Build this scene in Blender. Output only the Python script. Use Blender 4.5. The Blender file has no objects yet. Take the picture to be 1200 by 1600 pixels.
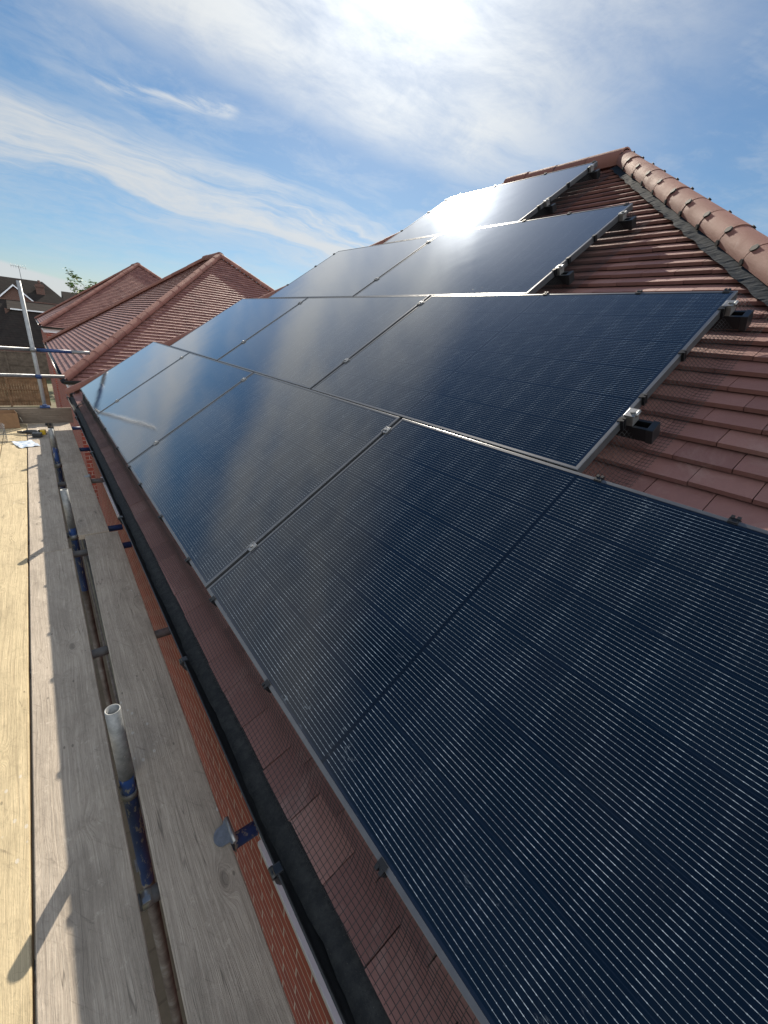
import bpy, bmesh, math, random
from mathutils import Vector, Matrix, noise
random.seed(7)
R = math.radians
S = bpy.context.scene
COL = S.collection
PITCH = R(35.0)
CP, SP = math.cos(PITCH), math.sin(PITCH)
GROUND = -5.1
DECK = -0.65
SUN_DIR = Vector((0.4902, 0.6649, 0.5635)).normalized()

# ------------------------------------------------------------------ materials
class NT:
    """small helper around a node tree"""
    def __init__(self, tree):
        self.t = tree; self.n = tree.nodes; self.l = tree.links
    def node(self, kind, **kw):
        nd = self.n.new(kind)
        for k, v in kw.items(): setattr(nd, k, v)
        return nd
    def put(self, sock, v):
        if v is None: return
        if hasattr(v, 'is_output'): self.l.new(v, sock)
        else: sock.default_value = v
    def m(self, op, a, b=None, c=None, clamp=False):
        nd = self.node('ShaderNodeMath', operation=op, use_clamp=clamp)
        self.put(nd.inputs[0], a); self.put(nd.inputs[1], b); self.put(nd.inputs[2], c)
        return nd.outputs[0]
    def vm(self, op, a, b=None):
        nd = self.node('ShaderNodeVectorMath', operation=op)
        self.put(nd.inputs[0], a); self.put(nd.inputs[1], b)
        return nd.outputs['Value'] if op in ('DOT_PRODUCT', 'LENGTH') else nd.outputs['Vector']
    def sep(self, v):
        nd = self.node('ShaderNodeSeparateXYZ'); self.put(nd.inputs[0], v); return nd.outputs
    def comb(self, x=0., y=0., z=0.):
        nd = self.node('ShaderNodeCombineXYZ')
        self.put(nd.inputs[0], x); self.put(nd.inputs[1], y); self.put(nd.inputs[2], z)
        return nd.outputs[0]
    def noise(self, v, scale=5., detail=4., rough=.55, dist=0.):
        nd = self.node('ShaderNodeTexNoise')
        self.put(nd.inputs['Vector'], v); self.put(nd.inputs['Scale'], scale)
        self.put(nd.inputs['Detail'], detail); self.put(nd.inputs['Roughness'], rough)
        self.put(nd.inputs['Distortion'], dist)
        return nd.outputs[0]
    def vor(self, v, scale=5., rnd=1.):
        nd = self.node('ShaderNodeTexVoronoi')
        self.put(nd.inputs['Vector'], v); self.put(nd.inputs['Scale'], scale); self.put(nd.inputs['Randomness'], rnd)
        return nd.outputs['Distance']
    def ramp(self, f, stops):
        nd = self.node('ShaderNodeValToRGB'); cr = nd.color_ramp
        while len(cr.elements) < len(stops): cr.elements.new(.5)
        for e, (p, c) in zip(cr.elements, stops):
            e.position = p; e.color = (*c, 1) if len(c) == 3 else c
        self.put(nd.inputs[0], f); return nd.outputs[0]
    def mr(self, v, a, b, c=0., d=1., smooth=False):
        nd = self.node('ShaderNodeMapRange', interpolation_type='SMOOTHSTEP' if smooth else 'LINEAR')
        for i, x in enumerate((v, a, b, c, d)): self.put(nd.inputs[i], x)
        return nd.outputs[0]
    def mix(self, f, a, b, mode='MIX'):
        nd = self.node('ShaderNodeMix', data_type='RGBA', blend_type=mode)
        self.put(nd.inputs['Factor'], f)
        for nm, v in (('A', a), ('B', b)):
            s = [i for i in nd.inputs if i.name == nm and i.type == 'RGBA'][0]
            if isinstance(v, tuple) and len(v) == 3: v = (*v, 1)
            self.put(s, v)
        return [o for o in nd.outputs if o.type == 'RGBA'][0]
    def bump(self, h, strength=.3, dist=.01):
        nd = self.node('ShaderNodeBump'); self.put(nd.inputs['Height'], h)
        nd.inputs['Strength'].default_value = strength; nd.inputs['Distance'].default_value = dist
        return nd.outputs[0]

def mat(name):
    m = bpy.data.materials.new(name); m.use_nodes = True
    t = NT(m.node_tree); b = t.n['Principled BSDF']
    return m, t, b

def col(c): return (*c, 1) if len(c) == 3 else c

def simple(name, c, rough=.5, metal=0., spec=.5, var=.25, scale=20., bump=.0, c2=None):
    m, t, b = mat(name)
    tc = t.node('ShaderNodeTexCoord').outputs['Object']
    n = t.noise(tc, scale, 5., .6)
    c2 = c2 or tuple(x * (1 - var) for x in c)
    t.put(b.inputs['Base Color'], t.mix(t.mr(n, .35, .65), c2, c))
    b.inputs['Roughness'].default_value = rough
    b.inputs['Metallic'].default_value = metal
    b.inputs['Specular IOR Level'].default_value = spec
    if bump: t.put(b.inputs['Normal'], t.bump(n, bump, .004))
    return m

def make_tile_mat(name, base, dark, light, ra=.54, rb=.68, spec=.5):
    m, t, b = mat(name)
    g = t.node('ShaderNodeNewGeometry')
    tc = t.node('ShaderNodeTexCoord').outputs['Object']
    rnd = g.outputs['Random Per Island']
    c = t.ramp(rnd, [(0, dark), (.35, base), (.7, base), (1, light)])
    n = t.noise(tc, 9., 6., .65)
    c = t.mix(t.mr(n, .35, .75, 0, .35), c, tuple(x * .72 for x in base))
    big = t.noise(tc, .9, 3., .5)
    c = t.mix(t.mr(big, .4, .7, 0, .25), c, tuple(min(1, x * 1.18 + .02) for x in base))
    fine = t.noise(tc, 260., 3., .7)
    c = t.mix(t.mr(fine, .62, .72, 0, .35), c, tuple(x * .55 for x in base))
    bl = t.noise(tc, 3.2, 6., .75, .6)
    c = t.mix(t.mr(bl, .56, .74, 0, .38), c, (.40, .30, .27))
    sc = t.noise(t.vm('MULTIPLY', tc, (9., 30., 9.)), 1., 5., .75, 1.)
    c = t.mix(t.mr(sc, .62, .74, 0, .30), c, tuple(x * .5 for x in base))
    t.put(b.inputs['Base Color'], c)
    t.put(b.inputs['Roughness'], t.mr(n, .3, .7, ra, rb))
    b.inputs['Specular IOR Level'].default_value = spec
    t.put(b.inputs['Normal'], t.bump(t.m('ADD', t.noise(tc, 420., 4., .7), t.m('MULTIPLY', t.noise(tc, 90., 5., .75), 1.4)), .5, .003))
    return m

M = {}
M['tile'] = make_tile_mat('roof_tile_clay', (.225, .108, .094), (.16, .074, .066), (.30, .155, .13))
M['hip_tile'] = make_tile_mat('hip_tile_clay', (.225, .10, .079), (.18, .08, .064), (.265, .122, .095), .70, .82, .35)
M['underlay'] = simple('roof_underlay', (.02, .02, .022), .9)
M['flashing'] = simple('hip_flashing', (.020, .029, .042), .85, 0, .08, .35, 60., .35)
M['black_plastic'] = simple('black_plastic', (.016, .018, .021), .35, 0, .5, .3, 40.)
M['clip_black'] = simple('matt_black_clip', (.02, .021, .024), .7, 0, .25, .3, 40.)
M['black_satin'] = simple('black_satin_metal', (.02, .022, .026), .38, .4, .5, .3, 30.)
M['white_board'] = simple('white_trim_board', (.83, .86, .93), .4, 0, .5, .06, 4.)
M['galv'] = simple('galvanised_tube', (.21, .22, .235), .48, .35, .5, .3, 26., .08)
M['pole'] = simple('bright_galvanised_pole', (.34, .355, .37), .5, .2, .5, .2, 26., .06)
M['clamp'] = simple('aluminium_clamp', (.33, .335, .34), .40, .75, .5, .25, 60.)
M['blue_paint'] = simple('blue_scaffold_paint', (.010, .042, .155), .5, 0, .5, .3, 30., .1, c2=(.008, .03, .10))
M['wire'] = simple('black_mesh_wire', (.03, .031, .034), .4, .2, .5, .2, 50.)
M['cardboard'] = simple('cardboard', (.25, .15, .085), .85, 0, .2, .2, 15.)
M['card_white'] = simple('printed_card', (.62, .60, .52), .7, 0, .3, .2, 30.)
M['yellow_plastic'] = simple('yellow_tool_plastic', (.55, .36, .02), .45, 0, .5, .2, 30.)
M['paper'] = simple('printed_packet', (.72, .76, .80), .35, 0, .5, .35, 22., 0, c2=(.30, .40, .55))
M['soil'] = simple('bark', (.10, .07, .05), .9)

def felt_mat():
    m, t, b = mat('eaves_felt')
    tc = t.node('ShaderNodeTexCoord').outputs['Object']
    n = t.noise(tc, 34., 6., .72)
    f = t.noise(tc, 300., 3., .7)
    c = t.mix(t.mr(n, .42, .66), (.010, .012, .013), (.034, .036, .034))
    c = t.mix(t.mr(f, .66, .74, 0, .7), c, (.17, .15, .12))
    t.put(b.inputs['Base Color'], c)
    b.inputs['Roughness'].default_value = .75
    t.put(b.inputs['Normal'], t.bump(t.noise(tc, 90., 5., .7), .5, .006))
    return m
M['felt'] = felt_mat()

def blue_chipped():
    m, t, b = mat('chipped_blue_tube')
    tc = t.node('ShaderNodeTexCoord').outputs['Object']
    xyz = t.sep(tc)
    v = t.comb(t.m('MULTIPLY', xyz[0], 3.), t.m('MULTIPLY', xyz[1], 3.), xyz[2])
    n = t.noise(v, 14., 6., .68)
    chip = t.mr(n, .55, .585)
    c = t.mix(t.mr(t.noise(tc, 6., 3.), .3, .7), (.008, .026, .095), (.013, .048, .17))
    t.put(b.inputs['Base Color'], t.mix(chip, c, (.19, .19, .18)))
    b.inputs['Roughness'].default_value = .48
    t.put(b.inputs['Normal'], t.bump(chip, .25, .002))
    return m
M['blue_chip'] = blue_chipped()

def rust_tube():
    m, t, b = mat('weathered_brown_tube')
    tc = t.node('ShaderNodeTexCoord').outputs['Object']
    n = t.noise(tc, 12., 6., .65)
    t.put(b.inputs['Base Color'], t.ramp(n, [(.3, (.07, .055, .05)), (.55, (.14, .115, .10)), (.75, (.22, .21, .2))]))
    b.inputs['Roughness'].default_value = .6; b.inputs['Metallic'].default_value = .35
    return m
M['rust'] = rust_tube()

def concrete_tube():
    m, t, b = mat('grey_coated_tube')
    tc = t.node('ShaderNodeTexCoord').outputs['Object']
    n = t.noise(tc, 22., 6., .7)
    f = t.noise(tc, 70., 4., .7)
    c = t.ramp(n, [(.3, (.13, .14, .145)), (.55, (.24, .25, .255)), (.75, (.34, .34, .33))])
    c = t.mix(t.mr(f, .66, .7, 0, .8), c, (.62, .60, .50))
    t.put(b.inputs['Base Color'], c)
    b.inputs['Roughness'].default_value = .55; b.inputs['Metallic'].default_value = .45
    t.put(b.inputs['Normal'], t.bump(f, .2, .002))
    return m
M['grey_tube'] = concrete_tube()

def wood_mat(name, light, mid, dark, axis=1):
    """sawn softwood board, grain along the given local axis"""
    m, t, b = mat(name)
    tc = t.node('ShaderNodeTexCoord').outputs['Object']
    oi = t.node('ShaderNodeObjectInfo').outputs['Random']
    xyz = t.sep(tc)
    across, along = (xyz[0], xyz[1]) if axis == 1 else (xyz[2], xyz[0])
    off = t.m('MULTIPLY', oi, 57.)
    al = t.m('ADD', along, off)
    # knots: voronoi cells, some of them carry a knot
    kv = t.comb(t.m('MULTIPLY', across, 6.5), t.m('MULTIPLY', al, 2.7), off)
    kd = t.vor(kv, 1., .9)
    knot = t.mr(kd, .0, .30, 1., 0., True)
    warp = t.m('MULTIPLY', t.m('POWER', knot, 1.5), .05)
    wob = t.m('MULTIPLY', t.m('SUBTRACT', t.noise(t.comb(t.m('MULTIPLY', across, 5.), t.m('MULTIPLY', al, 1.1), 1.), 1., 3.), .5), .06)
    gx = t.m('ADD', t.m('ADD', across, warp), wob)
    g1 = t.noise(t.comb(t.m('MULTIPLY', gx, 165.), t.m('MULTIPLY', al, 2.6), off), 1., 5., .65)
    g2 = t.noise(t.comb(t.m('MULTIPLY', gx, 600.), t.m('MULTIPLY', al, 11.), off), 1., 3., .7)
    blot = t.noise(t.comb(t.m('MULTIPLY', across, 9.), t.m('MULTIPLY', al, 3.2), off), 1., 6., .7)
    c = t.ramp(g1, [(.28, dark), (.5, mid), (.72, light)])
    c = t.mix(t.mr(g2, .48, .74, 0, .6), c, tuple(x * .55 for x in mid))
    c = t.mix(t.mr(blot, .46, .70, 0, .75), c, tuple(x * .60 for x in mid))
    rough_ = t.noise(t.comb(t.m('MULTIPLY', across, 30.), t.m('MULTIPLY', al, 16.), off), 1., 6., .75, .8)
    c = t.mix(t.mr(rough_, .54, .70, 0, .5), c, tuple(x * .5 for x in mid))
    c = t.mix(t.mr(t.noise(t.comb(across, al, off), 21., 6., .75), .60, .70, 0, .45), c, tuple(min(1, x * 1.25) for x in light))
    saw = t.noise(t.comb(t.m('MULTIPLY', across, 11.), t.m('ADD', t.m('MULTIPLY', al, 46.), t.m('MULTIPLY', across, 60.)), t.m('ADD', off, 8.)), 1., 4., .7, .6)
    c = t.mix(t.m('MULTIPLY', t.mr(saw, .60, .72), t.mr(blot, .40, .58)), c, tuple(x * .5 for x in mid))
    core = t.mr(kd, .055, .10, 1., 0., True)
    ring = t.m('MULTIPLY', t.mr(kd, .08, .22, 1., 0., True), t.mr(t.m('SINE', t.m('MULTIPLY', kd, 190.)), -.2, 1., .0, .55))
    c = t.mix(t.m('MULTIPLY', core, .72), c, tuple(x * .42 for x in mid))
    c = t.mix(ring, c, tuple(x * .55 for x in mid))
    scr = t.noise(t.comb(t.m('MULTIPLY', across, 34.), t.m('MULTIPLY', al, 5.), t.m('ADD', off, 3.)), 1., 2., .4, 1.2)
    c = t.mix(t.mr(t.m('ABSOLUTE', t.m('SUBTRACT', scr, .5)), .0, .006, .35, 0.), c, tuple(x * .4 for x in mid))
    sp = t.vor(t.comb(t.m('MULTIPLY', across, 24.), t.m('MULTIPLY', al, 15.), off), 1., 1.)
    spm = t.m('MULTIPLY', t.mr(sp, .10, .14, 1., 0.), t.mr(t.noise(t.comb(across, al, t.m('ADD', off, 9.)), 2.2, 3.), .55, .62))
    c = t.mix(t.m('MULTIPLY', spm, .55), c, (.55, .53, .49))
    dn = t.vor(t.comb(t.m('MULTIPLY', across, 15.), t.m('MULTIPLY', al, 7.), t.m('ADD', off, 4.)), 1., 1.)
    c = t.mix(t.mr(dn, .045, .07, .7, 0.), c, tuple(x * .3 for x in mid))
    crk = t.m('ABSOLUTE', t.m('SUBTRACT', t.noise(t.comb(t.m('MULTIPLY', gx, 26.), t.m('MULTIPLY', al, .8), t.m('ADD', off, 6.)), 1., 2., .4), .5))
    c = t.mix(t.m('MULTIPLY', t.mr(crk, .0, .006, .8, 0.), t.mr(t.noise(t.comb(across, al, t.m('ADD', off, 2.)), 1.7, 2.), .5, .56)), c, tuple(x * .3 for x in mid))
    t.put(b.inputs['Base Color'], c)
    b.inputs['Roughness'].default_value = .8
    b.inputs['Specular IOR Level'].default_value = .25
    h = t.m('ADD', t.m('MULTIPLY', g1, .6), t.m('ADD', t.m('MULTIPLY', g2, .35), t.m('ADD', t.m('MULTIPLY', blot, .4), t.m('MULTIPLY', rough_, .5))))
    t.put(b.inputs['Normal'], t.bump(h, .8, .006))
    return m
M['board'] = wood_mat('weathered_board', (.52, .455, .375), (.425, .365, .298), (.30, .255, .207))
M['board_new'] = wood_mat('yellow_board', (.62, .51, .325), (.53, .435, .275), (.39, .31, .195))
M['toe'] = wood_mat('toe_board_wood', (.25, .205, .165), (.185, .152, .122), (.11, .09, .07), axis=0)
M['fence_wood'] = simple('fence_wood', (.23, .145, .085), .85, 0, .2, .45, 3.)
M['fence_grey'] = simple('fence_wood_grey', (.13, .105, .085), .85, 0, .2, .45, 3.)

def brick_mat(name, c1, c2, mortar, axis='y'):
    m, t, b = mat(name)
    tc = t.node('ShaderNodeTexCoord').outputs['Object']
    nrm = t.sep(t.node('ShaderNodeNewGeometry').outputs['Normal'])
    p = t.sep(tc)
    alongy = t.m('GREATER_THAN', t.m('ABSOLUTE', nrm[0]), .5)
    run = t.m('ADD', t.m('MULTIPLY', alongy, p[1]), t.m('MULTIPLY', t.m('SUBTRACT', 1., alongy), p[0]))
    v = t.comb(run, p[2], 0.)
    bt = t.node('ShaderNodeTexBrick')
    t.put(bt.inputs['Vector'], v)
    bt.inputs['Scale'].default_value = 1.
    bt.inputs['Brick Width'].default_value = .225; bt.inputs['Row Height'].default_value = .075
    bt.inputs['Mortar Size'].default_value = .005; bt.inputs['Mortar Smooth'].default_value = .15
    bt.inputs['Color1'].default_value = col(c1); bt.inputs['Color2'].default_value = col(c2)
    bt.inputs['Mortar'].default_value = col(mortar)
    n = t.noise(tc, 45., 5., .7)
    c = t.mix(t.mr(n, .4, .7, 0, .4), bt.outputs['Color'], tuple(x * .55 for x in c1))
    t.put(b.inputs['Base Color'], c)
    b.inputs['Roughness'].default_value = .85
    t.put(b.inputs['Normal'], t.bump(t.m('SUBTRACT', t.m('MULTIPLY', n, .3), bt.outputs['Fac']), .6, .006))
    return m
M['brick'] = brick_mat('red_brick', (.33, .076, .050), (.23, .055, .042), (.48, .41, .36))
M['brick_old'] = brick_mat('old_dark_brick', (.13, .06, .045), (.10, .05, .04), (.2, .18, .16))

def old_roof():
    m, t, b = mat('old_dark_roof')
    tc = t.node('ShaderNodeTexCoord').outputs['Object']
    p = t.sep(tc)
    bt = t.node('ShaderNodeTexBrick')
    t.put(bt.inputs['Vector'], t.comb(t.m('ADD', p[0], p[1]), p[2], 0.))
    bt.inputs['Scale'].default_value = 1.; bt.inputs['Brick Width'].default_value = .3; bt.inputs['Row Height'].default_value = .17
    bt.inputs['Mortar Size'].default_value = .018
    bt.inputs['Color1'].default_value = (.028, .023, .022, 1); bt.inputs['Color2'].default_value = (.04, .031, .028, 1)
    bt.inputs['Mortar'].default_value = (.02, .018, .018, 1)
    n = t.noise(tc, 1.6, 5., .7)
    t.put(b.inputs['Base Color'], t.mix(t.mr(n, .4, .7, 0, .6), bt.outputs['Color'], (.04, .038, .034)))
    b.inputs['Specular IOR Level'].default_value = .08
    b.inputs['Roughness'].default_value = .9
    return m
M['old_roof'] = old_roof()

CELL_V, CELL_U = .1835, .1068
def panel_glass():
    m, t, b = mat('solar_laminate')
    tc = t.node('ShaderNodeTexCoord').outputs['Object']
    oi = t.node('ShaderNodeObjectInfo').outputs['Random']
    p = t.sep(tc)
    v0 = t.m('ADD', p[0], 3 * CELL_V)                       # from the lowest cell's lower edge
    fv = t.m('SUBTRACT', t.m('FLOORED_MODULO', v0, CELL_V), (CELL_V - .182) / 2)
    inv_ = t.m('MULTIPLY', t.m('GREATER_THAN', v0, 0.), t.m('LESS_THAN', v0, 6 * CELL_V))
    cellv = t.m('MULTIPLY', t.m('GREATER_THAN', fv, .0), t.m('LESS_THAN', fv, .182))
    ua = t.m('SUBTRACT', t.m('ABSOLUTE', p[1]), .005)      # mirrored halves
    fu = t.m('FLOORED_MODULO', ua, CELL_U)
    inu = t.m('MULTIPLY', t.m('GREATER_THAN', ua, 0.), t.m('LESS_THAN', ua, 8 * CELL_U))
    cellu = t.m('MULTIPLY', t.m('GREATER_THAN', fu, .0002), t.m('LESS_THAN', fu, CELL_U - .0002))
    cell = t.m('MULTIPLY', t.m('MULTIPLY', inv_, cellv), t.m('MULTIPLY', inu, cellu))
    pitch = .1674 / 15
    fl = t.m('SUBTRACT', fv, .0073 - pitch / 2)
    fb = t.m('ABSOLUTE', t.m('SUBTRACT', t.m('FLOORED_MODULO', fl, pitch), pitch / 2))
    inl = t.m('MULTIPLY', t.m('GREATER_THAN', fl, 0.), t.m('LESS_THAN', fl, pitch * 16))
    inb = t.m('MULTIPLY', t.m('MULTIPLY', inv_, cellv), inu)
    du = t.m('ABSOLUTE', t.m('SUBTRACT', t.m('FLOORED_MODULO', t.m('SUBTRACT', fu, .003), (CELL_U - .006) / 7), (CELL_U - .006) / 14))
    edge = t.m('MINIMUM', fu, t.m('SUBTRACT', CELL_U, fu))
    pad = t.m('LESS_THAN', du, .0007)
    endp = t.m('MULTIPLY', t.m('LESS_THAN', edge, .012), t.m('GREATER_THAN', edge, .0025))
    w = t.m('ADD', .00036, t.m('ADD', t.m('MULTIPLY', pad, .0003), t.m('MULTIPLY', endp, .0001)))
    line = t.m('MULTIPLY', t.m('MULTIPLY', t.m('LESS_THAN', fb, w), inb), inl)
    # uneven glint of the strings, put into the line colour
    sn = t.noise(t.comb(t.m('MULTIPLY', p[0], 9.), t.m('MULTIPLY', p[1], 9.), t.m('MULTIPLY', oi, 31.)), 1., 3., .6)
    hot = t.m('MAXIMUM', pad, endp)
    lb = t.m('MULTIPLY', t.mr(sn, .3, .7, .5, 1.05), t.m('ADD', .62, t.m('MULTIPLY', hot, .33)))
    lc = t.vm('SCALE', (.37, .43, .48)); lc_n = lc.node; t.put(lc_n.inputs['Scale'], lb)
    crand = t.noise(t.comb(t.m('FLOOR', t.m('DIVIDE', v0, CELL_V)), t.m('FLOOR', t.m('DIVIDE', ua, CELL_U)), t.m('MULTIPLY', oi, 9.)), 3.3, 1.)
    cc = t.mix(t.mr(crand, .3, .7), (.0013, .0042, .0105), (.002, .0058, .0135))
    base = t.mix(cell, t.mix(t.m('LESS_THAN', ua, 0.), (.007, .012, .024), (.0025, .0045, .009)), cc)
    base = t.mix(line, base, lc)
    # handling smears and dust
    sm = t.noise(t.comb(p[0], p[1], t.m('MULTIPLY', oi, 17.)), 7., 6., .72, .8)
    sm2 = t.noise(t.comb(t.m('MULTIPLY', p[0], 2.2), p[1], t.m('MULTIPLY', oi, 5.)), 26., 5., .7, 1.5)
    edg = t.mr(t.m('ABSOLUTE', t.m('ADD', p[0], -.02)), .38, .54, 0., 1.)
    smear = t.m('MULTIPLY', t.m('MULTIPLY', t.mr(sm, .55, .68), t.mr(sm2, .56, .68)), t.m('ADD', .14, t.m('MULTIPLY', edg, .8)))
    base = t.mix(t.m('MULTIPLY', smear, .6), base, (.30, .36, .42))
    t.n.remove(b); b = t.node('ShaderNodeBsdfDiffuse'); t.put(b.inputs['Color'], base)
    # the textured cover glass: a soft lobe without long tails, weighted by Fresnel
    tex = t.noise(tc, 420., 3., .6)
    wav = t.noise(t.comb(p[0], p[1], t.m('MULTIPLY', oi, 41.)), 2.4, 2., .5)
    bp = t.node('ShaderNodeBump'); bp.inputs['Strength'].default_value = 1.; bp.inputs['Distance'].default_value = 1.
    t.put(bp.inputs['Height'], t.m('ADD', t.m('MULTIPLY', tex, .000016), t.m('MULTIPLY', wav, .0010)))
    gl = t.node('ShaderNodeBsdfGlossy', distribution='BECKMANN')
    t.put(gl.inputs['Roughness'], t.m('ADD', .066, t.m('ADD', t.m('MULTIPLY', smear, .25), t.mr(sm, .3, .7, 0, .025))))
    gl.inputs['Color'].default_value = (.97, .98, 1., 1)
    t.put(gl.inputs['Normal'], bp.outputs[0])
    fr = t.node('ShaderNodeFresnel'); fr.inputs['IOR'].default_value = 1.40
    mx = t.node('ShaderNodeMixShader'); ff = t.m('MULTIPLY', fr.outputs[0], 1.75, clamp=True)
    t.put(mx.inputs[0], ff)
    dk = t.vm('SCALE', base); t.put(dk.node.inputs['Scale'], t.m('SUBTRACT', 1., ff)); t.put(b.inputs['Color'], dk)   # light crosses the glass twice
    t.l.new(b.outputs[0], mx.inputs[1]); t.l.new(gl.outputs[0], mx.inputs[2])
    t.l.new(mx.outputs[0], t.n['Material Output'].inputs['Surface'])
    return m
M['glass'] = panel_glass()
M['frame'] = simple('black_anodised_frame', (.125, .132, .145), .30, .55, .9, .15, 30.)

def ground_mat():
    m, t, b = mat('garden_ground')
    tc = t.node('ShaderNodeTexCoord').outputs['Object']
    n = t.noise(tc, .35, 6., .65)
    f = t.noise(tc, 9., 5., .7)
    c = t.ramp(n, [(.38, (.22, .19, .13)), (.5, (.15, .14, .075)), (.62, (.06, .085, .03))])
    c = t.mix(t.mr(f, .4, .7, 0, .5), c, (.09, .08, .05))
    t.put(b.inputs['Base Color'], c); b.inputs['Roughness'].default_value = .95
    t.put(b.inputs['Normal'], t.bump(f, .5, .03))
    return m
M['ground'] = ground_mat()

def paving_mat():
    m, t, b = mat('sandstone_paving')
    tc = t.node('ShaderNodeTexCoord').outputs['Object']
    bt = t.node('ShaderNodeTexBrick'); t.put(bt.inputs['Vector'], tc)
    bt.inputs['Scale'].default_value = 1.; bt.inputs['Brick Width'].default_value = .6; bt.inputs['Row Height'].default_value = .45
    bt.inputs['Mortar Size'].default_value = .012
    bt.inputs['Color1'].default_value = (.17, .145, .10, 1); bt.inputs['Color2'].default_value = (.14, .12, .085, 1)
    bt.inputs['Mortar'].default_value = (.12, .10, .07, 1)
    t.put(b.inputs['Base Color'], t.mix(t.mr(t.noise(tc, 5., 5., .7), .4, .7, 0, .5), bt.outputs['Color'], (.09, .08, .055)))
    b.inputs['Roughness'].default_value = .9
    return m
M['paving'] = paving_mat()

def leaf_mat():
    m, t, b = mat('leaf_green')
    g = t.node('ShaderNodeNewGeometry').outputs['Random Per Island']
    t.put(b.inputs['Base Color'], t.ramp(g, [(0, (.05, .09, .025)), (.5, (.10, .16, .04)), (1, (.18, .24, .07))]))
    b.inputs['Roughness'].default_value = .6
    b.inputs['Subsurface Weight'].default_value = 0.
    return m
M['leaf'] = leaf_mat()

# ------------------------------------------------------------------ geometry helpers
def link(o):
    COL.objects.link(o); return o

def mesh_obj(name, bm, material, parent=None, origin=None, smooth=False, inter=None):
    """one mesh object; `origin` = world point the vertices are taken relative to (the parent's place)"""
    if origin is not None:
        bmesh.ops.translate(bm, verts=bm.verts, vec=-Vector(origin))
    me = bpy.data.meshes.new(name); bm.to_mesh(me); bm.free()
    mats = material if isinstance(material, (list, tuple)) else [material]
    for mm in mats: me.materials.append(mm)
    if smooth:
        me.polygons.foreach_set('use_smooth', [True] * len(me.polygons))
    o = bpy.data.objects.new(name, me); link(o)
    if parent: o.parent = parent
    elif origin is not None: o.location = origin
    return o

def empty(name, loc, label, cat, group=None, rot=(0, 0, 0), kind=None):
    o = bpy.data.objects.new(name, None); link(o)
    o.empty_display_size = .1
    o.location = loc; o.rotation_euler = rot
    return tag(o, label, cat, group, kind)

def tag(o, label=None, cat=None, group=None, kind=None):
    if label: o['label'] = label
    if cat: o['category'] = cat
    if group: o['group'] = group
    if kind: o['kind'] = kind
    return o

def kids(o): return [c for c in bpy.data.objects if c.parent == o]
def copy_tree(o, parent=None, skip=()):
    c = o.copy(); COL.objects.link(c); c.parent = parent
    for ch in kids(o):
        if ch.name.split('.')[0] not in skip: copy_tree(ch, c, skip)
    return c

def box(bm, lo, hi, bevel=0., mi=0):
    x0, y0, z0 = lo; x1, y1, z1 = hi
    vs = [bm.verts.new(p) for p in ((x0, y0, z0), (x1, y0, z0), (x1, y1, z0), (x0, y1, z0), (x0, y0, z1), (x1, y0, z1), (x1, y1, z1), (x0, y1, z1))]
    fs = [bm.faces.new([vs[i] for i in q]) for q in ((0, 3, 2, 1), (4, 5, 6, 7), (0, 1, 5, 4), (1, 2, 6, 5), (2, 3, 7, 6), (3, 0, 4, 7))]
    for f in fs: f.material_index = mi
    if bevel:
        es = set(e for f in fs for e in f.edges)
        r = bmesh.ops.bevel(bm, geom=list(es), offset=bevel, segments=2, affect='EDGES', profile=.6)
        for f in r['faces']: f.material_index = mi
    return vs

def frame_axes(d):
    d = Vector(d).normalized()
    a = Vector((0, 0, 1)) if abs(d.z) < .9 else Vector((1, 0, 0))
    s = d.cross(a).normalized()
    return s, s.cross(d).normalized(), d

def tube(bm, p, q, r, seg=16, hollow=False, cap=True, r2=None, mi=0):
    p, q = Vector(p), Vector(q); s, u, d = frame_axes(q - p)
    r2 = r if r2 is None else r2
    def ring(c, rr): return [bm.verts.new(c + (s * math.cos(a) + u * math.sin(a)) * rr) for a in [2 * math.pi * i / seg for i in range(seg)]]
    A, B = ring(p, r), ring(q, r2); fs = []
    def bridge(a, b):
        for i in range(seg):
            f = bm.faces.new((a[i], a[(i + 1) % seg], b[(i + 1) % seg], b[i])); f.material_index = mi; f.smooth = True; fs.append(f)
    bridge(A, B)
    if hollow:
        B2 = ring(q, r2 - .004); C2 = ring(q - d * .12, r2 - .004)
        bridge(B, B2); bridge(B2, C2)
        f = bm.faces.new(C2); f.material_index = mi
        f = bm.faces.new(A[::-1]); f.material_index = mi
    elif cap:
        f = bm.faces.new(A[::-1]); f.material_index = mi
        f = bm.faces.new(B); f.material_index = mi
    return fs

def polytube(bm, pts, r, seg=4, mi=0):
    """tube along a polyline"""
    pts = [Vector(p) for p in pts]; rings = []
    for i, c in enumerate(pts):
        d = (pts[min(i + 1, len(pts) - 1)] - pts[max(i - 1, 0)])
        s, u, d = frame_axes(d)
        rings.append([bm.verts.new(c + (s * math.cos(a) + u * math.sin(a)) * r) for a in [2 * math.pi * k / seg for k in range(seg)]])
    for a, b in zip(rings, rings[1:]):
        for i in range(seg):
            f = bm.faces.new((a[i], a[(i + 1) % seg], b[(i + 1) % seg], b[i])); f.smooth = True; f.material_index = mi
    bm.faces.new(rings[0][::-1]).material_index = mi; bm.faces.new(rings[-1]).material_index = mi

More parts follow.
